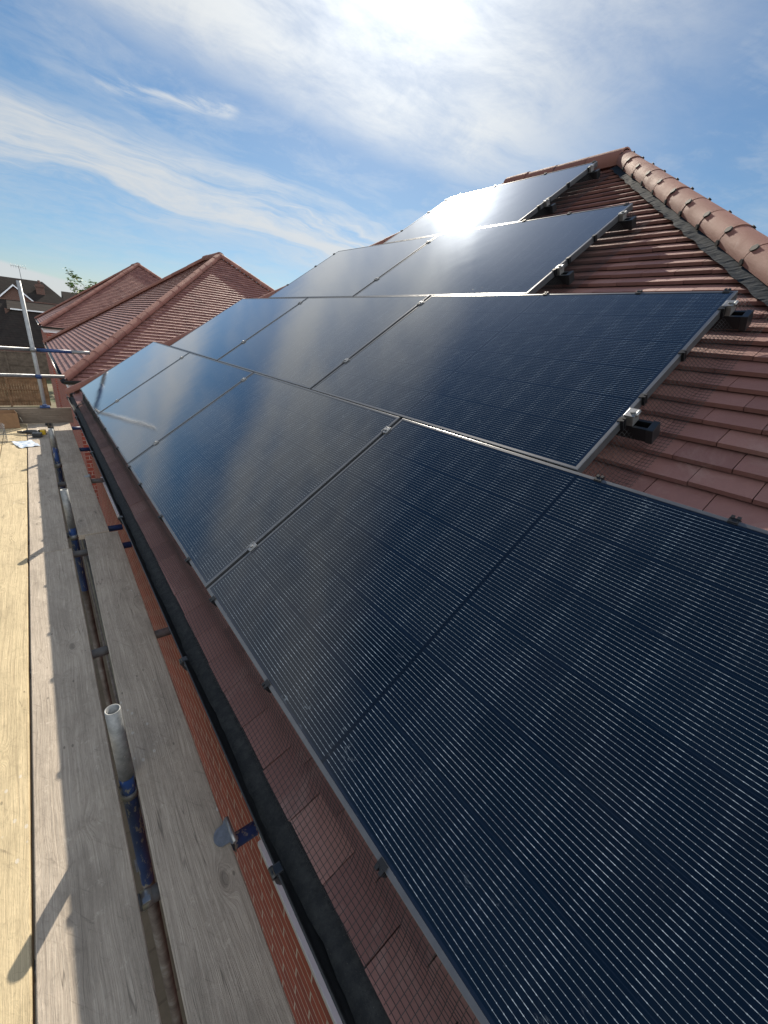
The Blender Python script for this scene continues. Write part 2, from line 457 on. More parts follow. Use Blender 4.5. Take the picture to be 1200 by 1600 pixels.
def prism(bm, pts, axis, lo, hi, mi=0):
    """polygon given in two coordinates, extruded along the third"""
    def P(a, b, c):
        return {'x': (c, a, b), 'y': (a, c, b), 'z': (a, b, c)}[axis]
    A = [bm.verts.new(P(a, b, lo)) for a, b in pts]; B = [bm.verts.new(P(a, b, hi)) for a, b in pts]
    n = len(pts)
    for i in range(n): bm.faces.new((A[i], A[(i + 1) % n], B[(i + 1) % n], B[i])).material_index = mi
    bm.faces.new(A[::-1]).material_index = mi; bm.faces.new(B).material_index = mi

def fix(bm): bmesh.ops.recalc_face_normals(bm, faces=bm.faces)

# roof plane: u along the eave (+Y), v up the slope, h out of the roof; h = 0 is the top of the panels
def RP(u, v, h=0.):
    return Vector((v * CP - h * SP, u, v * SP + h * CP))
ROOF_ROT = (0, -PITCH, 0)          # local x = up the slope, local y = along the eave, local z = out of the roof
TILE_H = -.13

# ------------------------------------------------------------------ the house (built once, copied for the two neighbours)
Y0, Y1 = -3.20, 6.16               # eave corners
X0 = RP(0, -.16, TILE_H).x; Z0 = RP(0, -.16, TILE_H).z
HALF = 4.086
X1 = X0 + 2 * HALF
RIDGE_Y0, RIDGE_Y1 = Y0 + HALF + .02, Y1 - HALF
RIDGE_Z = Z0 + HALF * math.tan(PITCH)
HO = Vector((X0 + HALF, (Y0 + Y1) / 2, GROUND))

def tile_face(bm, corner, e, s, n, W, slope_len):
    rnd = random.Random(int(abs(corner.x * 71 + corner.y * 13) * 10) + 3)
    g, tw = .1, .1665
    k = 0
    while k * g < slope_len - .05:
        d0 = k * g - (.0 if k else .0); d1 = min(d0 + .118, slope_len)
        xl0, xr0 = d0 * CP, W - d0 * CP; xl1, xr1 = d1 * CP, W - d1 * CP
        off = (tw / 2 if k % 2 else 0) + rnd.uniform(-.004, .004)
        x = -tw + off
        while x < W:
            a, b_ = x + .0014 + rnd.uniform(-.0006, .0006), x + tw - .0014 + rnd.uniform(-.0006, .0006)
            A0, B0 = max(a, xl0), min(b_, xr0); A1, B1 = max(a, xl1), min(b_, xr1)
            x += tw
            if B0 - A0 < .01: continue
            if B1 < A1: A1 = B1 = (A1 + B1) / 2
            j = [rnd.uniform(-.0011, .0011) for _ in range(3)]; ds = rnd.uniform(-.0016, .0016)
            th = .018
            hl, hh = .0045, -.0245
            up = [corner + e * A0 + s * (d0 + ds) + n * (hl + j[0]), corner + e * B0 + s * (d0 + ds + j[2]) + n * (hl + j[1]),
                  corner + e * B1 + s * d1 + n * (hh + j[1]), corner + e * A1 + s * d1 + n * (hh + j[0])]
            lo = [p - n * th for p in up]
            V = [bm.verts.new(p) for p in up]; L = [bm.verts.new(p) for p in lo]
            bm.faces.new(V)
            bm.faces.new((V[1], V[0], L[0], L[1]))
            bm.faces.new((V[0], V[3], L[3], L[0])); bm.faces.new((V[2], V[1], L[1], L[2]))
        k += 1

def cap_run(bm, p, q, r, step, lo=-.11, rnd=None, start=0.):
    """half-round cap tiles butted on black unions, from the low end p to the high end q; returns the joint frames"""
    p, q = Vector(p), Vector(q); d = (q - p); Ln = d.length; d.normalize()
    s = d.cross(Vector((0, 0, 1))).normalized(); u = s.cross(d).normalized()
    rnd = rnd or random.Random(3); joints = []
    seg = 14
    def arc(tt, rr, tw, j, lo):
        out = []
        for i in range(seg + 1):
            a = math.pi * (lo + (1 - 2 * lo) * i / seg)
            out.append(bm.verts.new(p + d * tt + s * (math.cos(a) * rr + tw) + u * (math.sin(a) * rr * .84 + j)))
        return out
    def skin(rings, mi=0):
        for A, B in zip(rings, rings[1:]):
            for i in range(seg):
                f = bm.faces.new((A[i], A[i + 1], B[i + 1], B[i])); f.smooth = True; f.material_index = mi
    t = start
    while t < Ln - .02:
        t1 = min(t + step, Ln + .03)
        j = rnd.uniform(-.0025, .0025); tw = rnd.uniform(-.003, .003)
        a0 = t + .003 if t > start else t; a1 = t1 - .003
        skin([arc(a0, r + .001, tw, j, lo), arc(a1, r - .001, tw, j - .001, lo)])
        skin([arc(a0, r - .012, tw, j, lo), arc(a0, r + .001, tw, j, lo)]); skin([arc(a1, r - .001, tw, j - .001, lo), arc(a1, r - .013, tw, j - .001, lo)])
        if t > start:
            skin([arc(t - .009, r - .004, 0, 0, lo - .01), arc(t + .009, r - .004, 0, 0, lo - .01)], 1)
            joints.append((p + d * t, d.copy(), s.copy(), u.copy()))
        t += step
    return joints

def build_house():
    root = empty('house', HO, 'red brick house whose clay tile roof carries the solar panels beside the scaffold', 'house', 'brick houses with clay tile hip roofs in a row')
    o = HO
    n_front = Vector((-SP, 0, CP)); s_front = Vector((CP, 0, SP))
    SL = HALF / CP
    # --- roof
    bm = bmesh.new()
    A, B, C_, D = Vector((X0, Y0, Z0)), Vector((X1, Y0, Z0)), Vector((X1, Y1, Z0)), Vector((X0, Y1, Z0))
    tile_face(bm, A, Vector((0, 1, 0)), s_front, n_front, Y1 - Y0, SL)
    tile_face(bm, C_, Vector((0, -1, 0)), Vector((-CP, 0, SP)), Vector((SP, 0, CP)), Y1 - Y0, SL)
    tile_face(bm, B, Vector((-1, 0, 0)), Vector((0, CP, SP)), Vector((0, -SP, CP)), X1 - X0, SL)
    tile_face(bm, D, Vector((1, 0, 0)), Vector((0, -CP, SP)), Vector((0, SP, CP)), X1 - X0, SL)
    fix_free = bm
    roof = mesh_obj('roof', fix_free, M['tile'], root, o)
    bm = bmesh.new()
    dz = Vector((0, 0, -.045))
    R0, R1 = Vector((X0 + HALF, RIDGE_Y0, RIDGE_Z)), Vector((X0 + HALF, RIDGE_Y1, RIDGE_Z))
    v = [bm.verts.new(p + dz) for p in (A, B, C_, D, R0, R1)]
    for q in ((0, 4, 5, 3), (2, 5, 4, 1), (1, 4, 0), (3, 5, 2)): bm.faces.new([v[i] for i in q])
    bm.faces.new([v[i] for i in (0, 3, 2, 1)])
    mesh_obj('underlay', bm, M['underlay'], roof, None)
    bpy.data.objects[roof.name]
    und = kids(roof)[0]
    for vv in und.data.vertices: vv.co -= o
    # --- hip and ridge caps
    lift = Vector((0, 0, .03))
    corners = ((A, R0), (B, R0), (C_, R1), (D, R1))
    for i, (lo, hi) in enumerate(corners):
        bm = bmesh.new()
        d = (hi - lo).normalized()
        js = cap_run(bm, lo + lift - d * .03, hi + lift - d * .02, .084, .292, rnd=random.Random(i))
        h = mesh_obj('hip_cap', bm, [M['hip_tile'], M['black_plastic']], root, o)
        if i == 0:
            for (p, dd, s, u) in js:
                for sg, deg, sc in ((-1, 38, .85), (1, 62, .5), (-1, -12, .7)):
                    bm = bmesh.new()
                    a = R(deg)
                    nrm = (s * sg * math.cos(a) + u * math.sin(a)).normalized()
                    c = p + s * (sg * math.cos(a) * .084) + u * (math.sin(a) * .071) + nrm * .003
                    tz = dd.cross(nrm).normalized()
                    pts = [c + dd * a_ * sc + tz * b_ * sc for a_, b_ in ((-.021, .004), (-.009, .019), (.009, .019), (.021, .004), (.021, -.004), (.009, -.019), (-.009, -.019), (-.021, -.004))]
                    top = [bm.verts.new(x + nrm * .004) for x in pts]; bot = [bm.verts.new(x - nrm * .006) for x in pts]; n8 = len(pts)
                    bm.faces.new(top); bm.faces.new(bot[::-1])
                    for k in range(n8): bm.faces.new((top[k], bot[k], bot[(k + 1) % n8], top[(k + 1) % n8]))
                    fix(bm)
                    mesh_obj('clip', bm, M['clip_black'], h, o)
    bm = bmesh.new()
    cap_run(bm, R0 + lift * .5 - Vector((0, .02, 0)), R1 + lift * .5 + Vector((0, .04, 0)), .118, .33, -.17, rnd=random.Random(9))
    mesh_obj('ridge_cap', bm, [M['hip_tile'], M['black_plastic']], root, o)
    # --- dry-hip flashing on the front slope beside the near hip
    bm = bmesh.new()
    NL, NW = 420, 6
    rows = []
    for i in range(NL + 1):
        d0 = .02 + (SL - .14) * i / NL
        row = []
        for k in range(NW + 1):
            wv = .02 + .145 * k / NW
            if k == NW: wv += .012 * noise.noise(Vector((i * .12, 0, 0))) + .006 * math.sin(i * .45)
            x = d0 * CP + wv
            wob = .005 * noise.noise(Vector((i * .13, k * .7, 0))) + .004 * noise.noise(Vector((i * .8, k * .5, 3)))
            row.append(bm.verts.new(A + Vector((0, 1, 0)) * x + s_front * d0 + n_front * (.016 + wob * (k / NW) + .03 * (1 - k / NW))))
        rows.append(row)
    for a, b_ in zip(rows, rows[1:]):
        for k in range(NW): bm.faces.new((a[k], b_[k], b_[k + 1], a[k + 1]))
    fix(bm)
    mesh_obj('flashing', bm, M['flashing'], root, o)
    # --- walls
    wx0, wx1, wy0, wy1 = X0 + .09, X1 - .09, Y0 + .09, Y1 - .09
    bm = bmesh.new(); box(bm, (wx0, wy0, GROUND), (wx1, wy1, Z0 - .05)); mesh_obj('wall', bm, M['brick'], root, o)
    # --- fascia boards, butted at the corners
    for lo, hi in (((X0 + .028, Y0 + .05, Z0 - .20), (X0 + .05, Y1 - .05, Z0 - .028)), ((X1 - .05, Y0 + .05, Z0 - .20), (X1 - .028, Y1 - .05, Z0 - .028)),
                   ((X0 + .053, Y0 + .05, Z0 - .20), (X1 - .053, Y0 + .072, Z0 - .028)), ((X0 + .053, Y1 - .072, Z0 - .20), (X1 - .053, Y1 - .05, Z0 - .028))):
        bm = bmesh.new(); box(bm, lo, hi); mesh_obj('fascia', bm, M['white_board'], root, o)
    # --- gutters with brackets
    gr, gz = .052, Z0 - .006
    def gutter(p, q, out):
        bm = bmesh.new(); p, q = Vector(p), Vector(q)
        seg = 12
        prof = [(math.cos(math.pi + math.pi * i / seg) * gr, math.sin(math.pi + math.pi * i / seg) * gr) for i in range(seg + 1)]
        prof = [(prof[0][0] - .005, .004)] + prof + [(prof[-1][0] + .002, .003)]
        inn = [(a * .955, b_ * .955 + .002) for a, b_ in prof]
        def P(base, a, b_): return base + out * (-a) + Vector((0, 0, b_))
        a0 = [bm.verts.new(P(p, *c)) for c in prof]; a1 = [bm.verts.new(P(q, *c)) for c in prof]
        b0 = [bm.verts.new(P(p, *c)) for c in inn]; b1 = [bm.verts.new(P(q, *c)) for c in inn]
        nn = len(prof)
        for i in range(nn - 1):
            f = bm.faces.new((a0[i], a0[i + 1], a1[i + 1], a1[i])); f.smooth = True
            f = bm.faces.new((b0[i], b1[i], b1[i + 1], b0[i + 1])); f.smooth = True
            bm.faces.new((a0[i], b0[i], b0[i + 1], a0[i + 1])); bm.faces.new((a1[i], a1[i + 1], b1[i + 1], b1[i]))
        bm.faces.new((a0[0], a1[0], b1[0], b0[0])); bm.faces.new((a0[-1], b0[-1], b1[-1], a1[-1]))
        fix(bm)
        return mesh_obj('gutter', bm, M['black_plastic'], root, o)
    gx = X0 - .019
    g0 = gutter((gx, Y0 - .03, gz), (gx, Y1 + .03, gz), Vector((-1, 0, 0)))
    gutter((X0 - .03, Y1 + .09, gz), (X1 + .03, Y1 + .09, gz), Vector((0, 1, 0)))
    gutter((X0 - .03, Y0 - .09, gz), (X1 + .03, Y0 - .09, gz), Vector((0, -1, 0)))
    gutter((X1 + .035, Y0, gz), (X1 + .035, Y1, gz), Vector((1, 0, 0)))
    for yb in (-1.9, -.94, -.13, 1.32, 2.9, 4.5, 5.9):
        bm = bmesh.new()
        seg = 8; rr = gr + .004; vs = []
        for i in range(seg + 1):
            a = math.pi + .55 * math.pi * i / seg
            for rad in (rr + .001, rr + .009):
                for dy in (-.014, .014):
                    vs.append((i, Vector((gx + math.cos(a) * rad, yb + dy, gz + math.sin(a) * rad))))
        V = [bm.verts.new(v_[1]) for v_ in vs]
        for i in range(seg):
            q0, q1 = V[i * 4:i * 4 + 4], V[i * 4 + 4:i * 4 + 8]
            for a_, b_ in ((0, 1), (1, 3), (3, 2), (2, 0)): bm.faces.new((q0[a_], q0[b_], q1[b_], q1[a_]))
        box(bm, (gx - gr - .010, yb - .012, gz - .002), (gx - gr + .012, yb + .012, gz + .008), .003)
        tube(bm, (gx - gr - .010, yb - .010, gz - .006), (gx - gr - .010, yb + .016, gz - .006), .007, 8)
        fix(bm)
        mesh_obj('bracket', bm, M['black_plastic'], g0, o)
    # --- felt tray hanging from under the eaves course into the gutter
    bm = bmesh.new(); rows = []
    NY = 300
    for i in range(NY + 1):
        y = Y0 + .06 + (Y1 - Y0 - .12) * i / NY
        row = []
        for k, (xx, zz) in enumerate(((X0 + .03, -.016), (X0 + .004, -.020), (X0 - .014, -.024), (X0 - .030, -.030), (X0 - .048, -.040))):
            w = noise.noise(Vector((y * 3.1, k * .8, 0))) * .004 * k / 2 + noise.noise(Vector((y * 14, k, 4))) * .0015 * k
            row.append(bm.verts.new((xx + w, y, Z0 + zz + w * .7)))
        rows.append(row)
    for a, b_ in zip(rows, rows[1:]):
        for k in range(4):
            f = bm.faces.new((a[k], b_[k], b_[k + 1], a[k + 1])); f.smooth = True
    mesh_obj('eaves_felt', bm, M['felt'], root, o)
    # --- pale trim on the wall face
    for ya, yb in ((Y0 + .2, -.56), (2.75, 3.95)):
        bm = bmesh.new(); box(bm, (-.030, ya, -.806), (wx0 - .002, yb, -.776), .004)
        box(bm, (-.012, yb - .001, -.803), (wx0 - .002, yb + .03, -.779), .002)
        mesh_obj('trim_board', bm, M['white_board'], root, o)
    return root

house = build_house()

# neighbours: the same house further along the row
lab = ['brick house just beyond the far end of the scaffold, its tile roof bare of panels',
       'farthest of the three tile roofed houses, hip roof showing behind the middle one']
for i, (dy, dz_) in enumerate(((10.85, .0), (22.2, .42))):
    h = copy_tree(house, None, ('clip', 'eaves_felt', 'trim_board', 'bracket')); h.location = HO + Vector((0, dy, dz_)); h['label'] = lab[i]

# ------------------------------------------------------------------ solar panels
PL, PH, PT = 1.762, 1.137, .035
def make_panel():
    root = empty('solar_panel', (0, 0, 0), 'x', 'solar panel', 'black solar panels on the tile roof', ROOF_ROT)
    bm = bmesh.new()
    hx, hy = PH / 2, PL / 2; lip = .012
    # four frame bars, mitred
    def bar(p0, p1, q1, q0):
        prof = []
        vs = []
        for (x, y) in (p0, p1, q1, q0):
            vs.append((bm.verts.new((x, y, 0)), bm.verts.new((x, y, -PT))))
        bm.faces.new([v[0] for v in vs]); bm.faces.new([v[1] for v in vs][::-1])
        for i in range(4):
            a, b_ = vs[i], vs[(i + 1) % 4]
            bm.faces.new((a[0], a[1], b_[1], b_[0]))
    o_ = [(-hx, -hy), (hx, -hy), (hx, hy), (-hx, hy)]
    i_ = [(-hx + lip, -hy + lip), (hx - lip, -hy + lip), (hx - lip, hy - lip), (-hx + lip, hy - lip)]
    OV = [(bm.verts.new((*p, 0)), bm.verts.new((*p, -PT))) for p in o_]
    IV = [(bm.verts.new((*p, 0)), bm.verts.new((*p, -PT))) for p in i_]
    for k in range(4):
        j = (k + 1) % 4
        bm.faces.new((OV[k][0], OV[j][0], IV[j][0], IV[k][0]))
        bm.faces.new((OV[k][1], IV[k][1], IV[j][1], OV[j][1]))
        bm.faces.new((OV[k][0], OV[k][1], OV[j][1], OV[j][0]))
        bm.faces.new((IV[k][0], IV[j][0], IV[j][1], IV[k][1]))
    fix(bm)
    es = [e for e in bm.edges if all(abs(v.co.z) < 1e-6 for v in e.verts) and (
        all(abs(abs(v.co.x) - hx) < 1e-6 for v in e.verts) or all(abs(abs(v.co.y) - hy) < 1e-6 for v in e.verts))]
    bmesh.ops.bevel(bm, geom=es, offset=.0022, segments=3, affect='EDGES', profile=.5)
    mesh_obj('frame', bm, M['frame'], root)
    bm = bmesh.new()
    gx, gy = hx - lip + .0005, hy - lip + .0005
    box(bm, (-gx, -gy, -.007), (gx, gy, -.0016))
    mesh_obj('laminate', bm, M['glass'], root)
    bm = bmesh.new(); box(bm, (.35, -.06, -.03), (.45, .06, -.0075), .004)
    mesh_obj('junction_box', bm, M['black_plastic'], root)
    return root

VROW = [0., 1.143, 2.286, 3.429]
STEP = PL + .02
ROW_U = [[-STEP + .01, .01, .01 + STEP, .01 + 2 * STEP], [-.888 + .01 + k * STEP for k in range(3)], [.0988 + .01 + k * STEP for k in range(2)], [.978 + .01]]
PANEL_LABELS = [
    ['nearest and largest looking solar panel, lowest row, filling the lower right',
     'second panel of the lowest row, along the gutter just beyond the nearest one',
     'third panel of the lowest row, between the second and the small end one',
     'solar panel at the far end of the lowest row, by the hip corner'],
    ['near end panel of the second row up, its two rail ends over bare tiles',
     'middle panel of the three in the second row up from the gutter',
     'panel at the far end of the second row up, against the far hip'],
    ['near panel of the third row up, its rail ends sticking out below the glaring one',
     'far panel of the third row up, its far edge against the sky'],
    ['single topmost panel by the ridge with the sun glaring on it']]
proto = make_panel(); first = True
for r, us in enumerate(ROW_U):
    for k, u in enumerate(us):
        p = proto if first else copy_tree(proto); first = False
        tilt = random.uniform(-.0012, .0012)
        p.location = RP(u + PL / 2, VROW[r] + PH / 2)
        p.rotation_euler = (tilt, -PITCH + random.uniform(-.0012, .0012), 0)
        p['label'] = PANEL_LABELS[r][k]

# ------------------------------------------------------------------ mounting rails with clamps
RAILS = [(0, .238, -2.0), (0, 1.035, -2.0), (1, 1.455, -.965), (1, 2.175, -.958), (2, 2.585, .03), (2, 3.275, .03), (3, 3.79, .915), (3, 4.44, .915)]
RAIL_LABELS = ['lower rail under the lowest row of panels', 'upper rail under the lowest row of panels',
   'lower black rail end at the right of the second row, silver clamp on top', 'black rail end at the top right corner of the second row of panels',
   'black rail end at the lower right of the third row of panels', 'black rail end at the top right corner of the third row of panels',
   'black rail end at the lower right of the topmost panel', 'black rail end at the upper right corner of the topmost panel by the ridge']
for (r, v, u0), lb in zip(RAILS, RAIL_LABELS):
    us = ROW_U[r]; u1 = us[-1] + PL + .07
    loc = RP(u0, v)
    root = empty('mounting_rail', loc, lb, 'mounting rail', 'rails carrying the solar panels', ROOF_ROT)
    Ln = u1 - u0; w, h, tk = .024, .052, .004; zt = -PT - .001
    bm = bmesh.new()
    box(bm, (-w, 0.004, zt - h), (-w + tk, Ln, zt)); box(bm, (w - tk, 0.004, zt - h), (w, Ln, zt)); box(bm, (-w + tk, 0.004, zt - h), (w - tk, Ln, zt - h + tk))
    box(bm, (-w + tk, .0, zt - .008), (-w + tk + .006, Ln, zt)); box(bm, (w - tk - .006, 0.004, zt - .008), (w - tk, Ln, zt))
    mesh_obj('rail_bar', bm, M['black_satin'], root)
    bm = bmesh.new(); box(bm, (-w - .003, -.006, zt - h - .003), (w + .003, .016, zt + .002), .002); mesh_obj('end_cap', bm, M['black_plastic'], root)
    # roof hooks
    for k in range(int(Ln / .9)):
        bm = bmesh.new(); yk = .35 + k * .9
        box(bm, (-.02, yk - .015, TILE_H + .01), (.012, yk + .015, zt - h)); box(bm, (-.02, yk - .015, TILE_H + .004), (.2, yk + .015, TILE_H + .01))
        mesh_obj('roof_hook', bm, M['galv'], root)
    # end clamp at the near end
    pu = us[0] - u0
    if r:
        bm = bmesh.new()
        box(bm, (-.022, pu - .026, zt), (.022, pu - .001, .001), .002)
        box(bm, (-.022, pu - .030, .0015), (.022, pu + .006, .006), .0015)
        tube(bm, (0, pu - .014, .006), (0, pu - .014, .012), .0075, 10)
        tube(bm, (.013, pu - .03, .004), (-.013, pu - .03, .004), .006, 8)
        mesh_obj('end_clamp', bm, M['clamp'], root)
    for u in us[1:]:
        c = u - .01 - u0
        bm = bmesh.new()
        box(bm, (-.019, c - .017, .0008), (.019, c + .017, .0048), .001)
        box(bm, (-.019, c - .0165, .0048), (.019, c - .0115, .0075), .001); box(bm, (-.019, c + .0115, .0048), (.019, c + .0165, .0075), .001)
        tube(bm, (0, c, .0048), (0, c, .0115), .0072, 10)
        box(bm, (-.02, c - .007, zt), (.02, c + .007, .0006))
        mesh_obj('mid_clamp', bm, M['clamp'], root)

# ------------------------------------------------------------------ bird-proof wire mesh with clips
def wire_sheet(prof, u0, u1, along_v, seed, pitch=.0127, ext=None, r=.0008):
    """weave built from a profile of (distance, height) points; runs along the edge from u0 to u1"""
    bm = bmesh.new(); rnd = random.Random(seed)
    # resample the profile
    P = [Vector((a, b_)) for a, b_ in prof]
    Ls = [0.]
    for a, b_ in zip(P, P[1:]): Ls.append(Ls[-1] + (b_ - a).length)
    def at(s):
        s = max(0, min(Ls[-1], s))
        for i in range(len(P) - 1):
            if s <= Ls[i + 1] + 1e-9:
                f = (s - Ls[i]) / (Ls[i + 1] - Ls[i]); return P[i].lerp(P[i + 1], f)
        return P[-1]
    def pt(s, w):
        q = at(s); fr = s / Ls[-1]
        wob = noise.noise(Vector((w * 2.3, s * 5, seed * 3.7))) * .014 * fr + noise.noise(Vector((w * 7, s * 9, seed))) * .004 * fr
        q0, q1 = q.x + wob, q.y + abs(wob) * .5 + .006 * fr * (1 + noise.noise(Vector((w * 3.1, 7, seed))))
        return Vector((q0, w, q1)) if along_v else Vector((w, q0, q1))
    pu = pitch * 1.25
    n = int((u1 - u0) / pu)
    NS = 9
    for i in range(n + 1):
        w = u0 + i * pu
        e = Ls[-1] + rnd.choice((0, 0, .004, .008))
        polytube(bm, [pt(Ls[-1] * k / NS, w) for k in range(NS + 1)], r, 3)
    m = int(Ls[-1] / pitch)
    for k in range(m + 1):
        s = k * pitch
        cnt = max(2, int((u1 - u0) / .035))
        polytube(bm, [pt(s, u0 + (u1 - u0) * i / cnt) for i in range(cnt + 1)], r, 3)
    return bm

def clip_bm(c, along, out):
    """small black plastic clip gripping the frame edge; out = unit vector away from the panel"""
    bm = bmesh.new()
    c = Vector(c); along = Vector(along); out = Vector(out); up = Vector((0, 0, 1))
    def bx(a0, a1, o0, o1, z0, z1):
        vs = [bm.verts.new(c + along * a + out * o_ + up * z) for z in (z0, z1) for a, o_ in ((a0, o0), (a1, o0), (a1, o1), (a0, o1))]
        for q in ((0, 1, 2, 3), (4, 5, 6, 7), (0, 1, 5, 4), (1, 2, 6, 5), (2, 3, 7, 6), (3, 0, 4, 7)): bm.faces.new([vs[i] for i in q])
    bx(-.011, .011, -.012, .004, .0008, .004)
    bx(-.011, -.003, .0006, .010, -.03, .0062); bx(.002, .010, .0006, .010, -.03, .0062)
    bx(-.013, .013, .003, .008, -.012, -.005)
    fix(bm)
    return bm

def mesh_thing(label, bm, clips):
    root = empty('bird_mesh', RP(0, 0), label, 'wire mesh', 'bird mesh skirts round the panels', ROOF_ROT)
    mesh_obj('wire_netting', bm, M['wire'], root)
    for c, al, out in clips: mesh_obj('clip', clip_bm(c, al, out), M['black_satin'], root)
    return root
yv, xv = (0, 1, 0), (1, 0, 0)
uA, uEnd = ROW_U[0][0], ROW_U[0][-1] + PL
mesh_thing('black wire mesh skirt along the lower edge of the lowest panels above the gutter',
           wire_sheet([(.004, -.034), (-.012, -.04), (-.03, -.058), (-.048, -.085), (-.072, -.108), (-.105, -.118), (-.158, -.121)], uA, uEnd - .1, True, 1),
           [((0, u, 0), yv, (-1, 0, 0)) for u in (-1.7, -1.147, -.587, -.09, .252, .77, 1.32, 1.70, 2.227, 2.917, 3.4, 3.75, 4.3, 4.8, 5.2)])
for r, lb in ((1, 'loose black wire mesh at the right side of the second row of panels'),
              (2, 'black wire mesh at the right side of the third row of panels'),
              (3, 'black wire mesh at the right side of the topmost panel near the ridge')):
    e = ROW_U[r][0]; v0 = VROW[r]
    bm = wire_sheet([(e + .004, -.034), (e - .012, -.045), (e - .028, -.07), (e - .05, -.097), (e - .085, -.112), (e - .135, -.114)], v0 + .02, v0 + PH - .01 + (.0 if r > 1 else .06), False, r + 1)
    mesh_thing(lb, bm, [((v0 + f, e, 0), xv, (0, -1, 0)) for f in (.27, .41, .69, 1.0)])
# clips along the upper edges of each row
for r, us, lb in ((0, (-1.30, -.954), 'short black mesh along the top of the nearest panel'), (1, (-.84, -.5, -.015), 'black mesh along the top of the second row of panels'),
                  (2, (.15, .55, .93), 'black mesh along the top of the third row of panels'), (3, (1.02, 1.5, 2.1, 2.6), 'black mesh along the top edge of the topmost panel')):
    v1 = VROW[r] + PH
    bm = wire_sheet([(v1 - .004, -.034), (v1 + .004, -.05), (v1 + .008, -.08), (v1 + .014, -.11)], us[0] - (.4 if r == 0 else .04), (us[-1] + .1 if r < 3 else us[-1] + .1), True, r + 9)
    mesh_thing(lb, bm, [((v1, u, 0), yv, (1, 0, 0)) for u in us])
    if r:
        far = ROW_U[r][-1] + PL
# clips on the far edges that show against the sky
for r, lb in ((2, 'black mesh at the far end of the third row of panels'), (3, 'black mesh at the far end of the topmost panel')):
    e = ROW_U[r][-1] + PL; v0 = VROW[r]
    bm = wire_sheet([(e - .004, -.034), (e + .006, -.06), (e + .012, -.1)], v0 + .03, v0 + PH - .03, False, r + 20)
    mesh_thing(lb, bm, [((v0 + f, e, 0), xv, (0, 1, 0)) for f in (.3, .75, 1.06)])

# cables at the far corner of the lowest row
def cable(pts, r=.004):
    bm = bmesh.new(); P = [Vector(p) for p in pts]; out = []
    for i in range(len(P) - 1):
        p0, p1, p2, p3 = P[max(i - 1, 0)], P[i], P[i + 1], P[min(i + 2, len(P) - 1)]
        for k in range(8):
            t = k / 8
            out.append(.5 * ((2 * p1) + (p2 - p0) * t + (2 * p0 - 5 * p1 + 4 * p2 - p3) * t * t + (3 * p1 - p0 - 3 * p2 + p3) * t ** 3))
    out.append(P[-1]); polytube(bm, out, r, 6); return bm
o0 = RP(5.1, 0, TILE_H)
tag(mesh_obj('cable', cable([RP(5.0, .03, -.05), RP(5.02, -.02, -.09), RP(5.06, -.08, -.115), RP(5.15, -.16, -.118), RP(5.2, -.2, -.15)], .006), M['black_plastic'], None, o0),
    'black cable looping over the bare tiles by the far end of the lowest panel row', 'cable')

# ------------------------------------------------------------------ scaffold
def board(name, x0, x1, y0, y1, z1=DECK, mat_='board', label='', th=.038, yaw=0., grp='scaffold boards laid along the deck', cat='scaffold board'):
    c = Vector(((x0 + x1) / 2, (y0 + y1) / 2, z1 - th / 2))
    bm = bmesh.new(); hx, hy = (x1 - x0) / 2, (y1 - y0) / 2
    # long boards get cross cuts so their edges can wander a little
    n = max(2, int(hy * 2 / .12)); rows = []
    sd = random.uniform(0, 50)
    for i in range(n + 1):
        y = -hy + 2 * hy * i / n
        e0 = noise.noise(Vector((y * 1.7, sd, 0))) * .0022 + noise.noise(Vector((y * 11, sd, 0))) * .0008
        e1 = noise.noise(Vector((y * 1.7, sd, 5))) * .0022 + noise.noise(Vector((y * 11, sd, 5))) * .0008
        ch = .003
        pr_ = [(-hx + e0, -th / 2), (hx + e1, -th / 2), (hx + e1, th / 2 - ch), (hx + e1 - ch, th / 2), (-hx + e0 + ch, th / 2), (-hx + e0, th / 2 - ch)]
        rows.append([bm.verts.new((a, y, b_)) for a, b_ in pr_])
    for A, B in zip(rows, rows[1:]):
        for k in range(6): bm.faces.new((A[k], A[(k + 1) % 6], B[(k + 1) % 6], B[k]))
    bm.faces.new(rows[0][::-1]); bm.faces.new(rows[-1]); fix(bm)
    o = mesh_obj(name, bm, M[mat_]); o.location = c; o.rotation_euler = (0, 0, yaw)
    return tag(o, label, cat, grp)
board('scaffold_board', -.347, -.127, -3.0, 2.118, label='grey board nearest the brick wall, foreground, with the silver clip at its edge', yaw=R(-.75))
board('scaffold_board', -.352, -.148, 2.135, 6.33, z1=DECK + .004, label='grey board nearest the wall at the far end of the deck, beyond the near one')
board('scaffold_board', -.643, -.404, -3.0, 1.94, label='half shaded board left of the tube stumps, foreground, crossed by a tube shadow')
board('scaffold_board', -.641, -.420, 1.945, 6.33, z1=DECK + .002, label='half shaded board at the far end of the deck, under the drill')
board('scaffold_board', -.879, -.6535, -3.0, 3.6, mat_='board_new', label='sunlit yellow board at the left edge of the picture, foreground')
board('scaffold_board', -.880, -.652, 3.604, 6.33, mat_='board_new', label='sunlit yellow board at the far left end of the deck, under the white packet')
board('scaffold_board', -1.108, -.884, -3.0, 3.2, mat_='board_new', label='sunlit board left of the yellow one, just outside the left edge')
board('scaffold_board', -1.11, -.886, 3.206, 6.33, mat_='board_new', label='sunlit board under the cardboard box at the far left corner')

bm = bmesh.new(); box(bm, (-1.25, -.019, -.11), (1.25, .019, .11), .003)
tb = mesh_obj('toe_board', bm, M['toe']); tb.location = (-1.345, 6.355, DECK + .112)
tag(tb, 'brown board standing on edge across the far end of the deck', 'toe board')

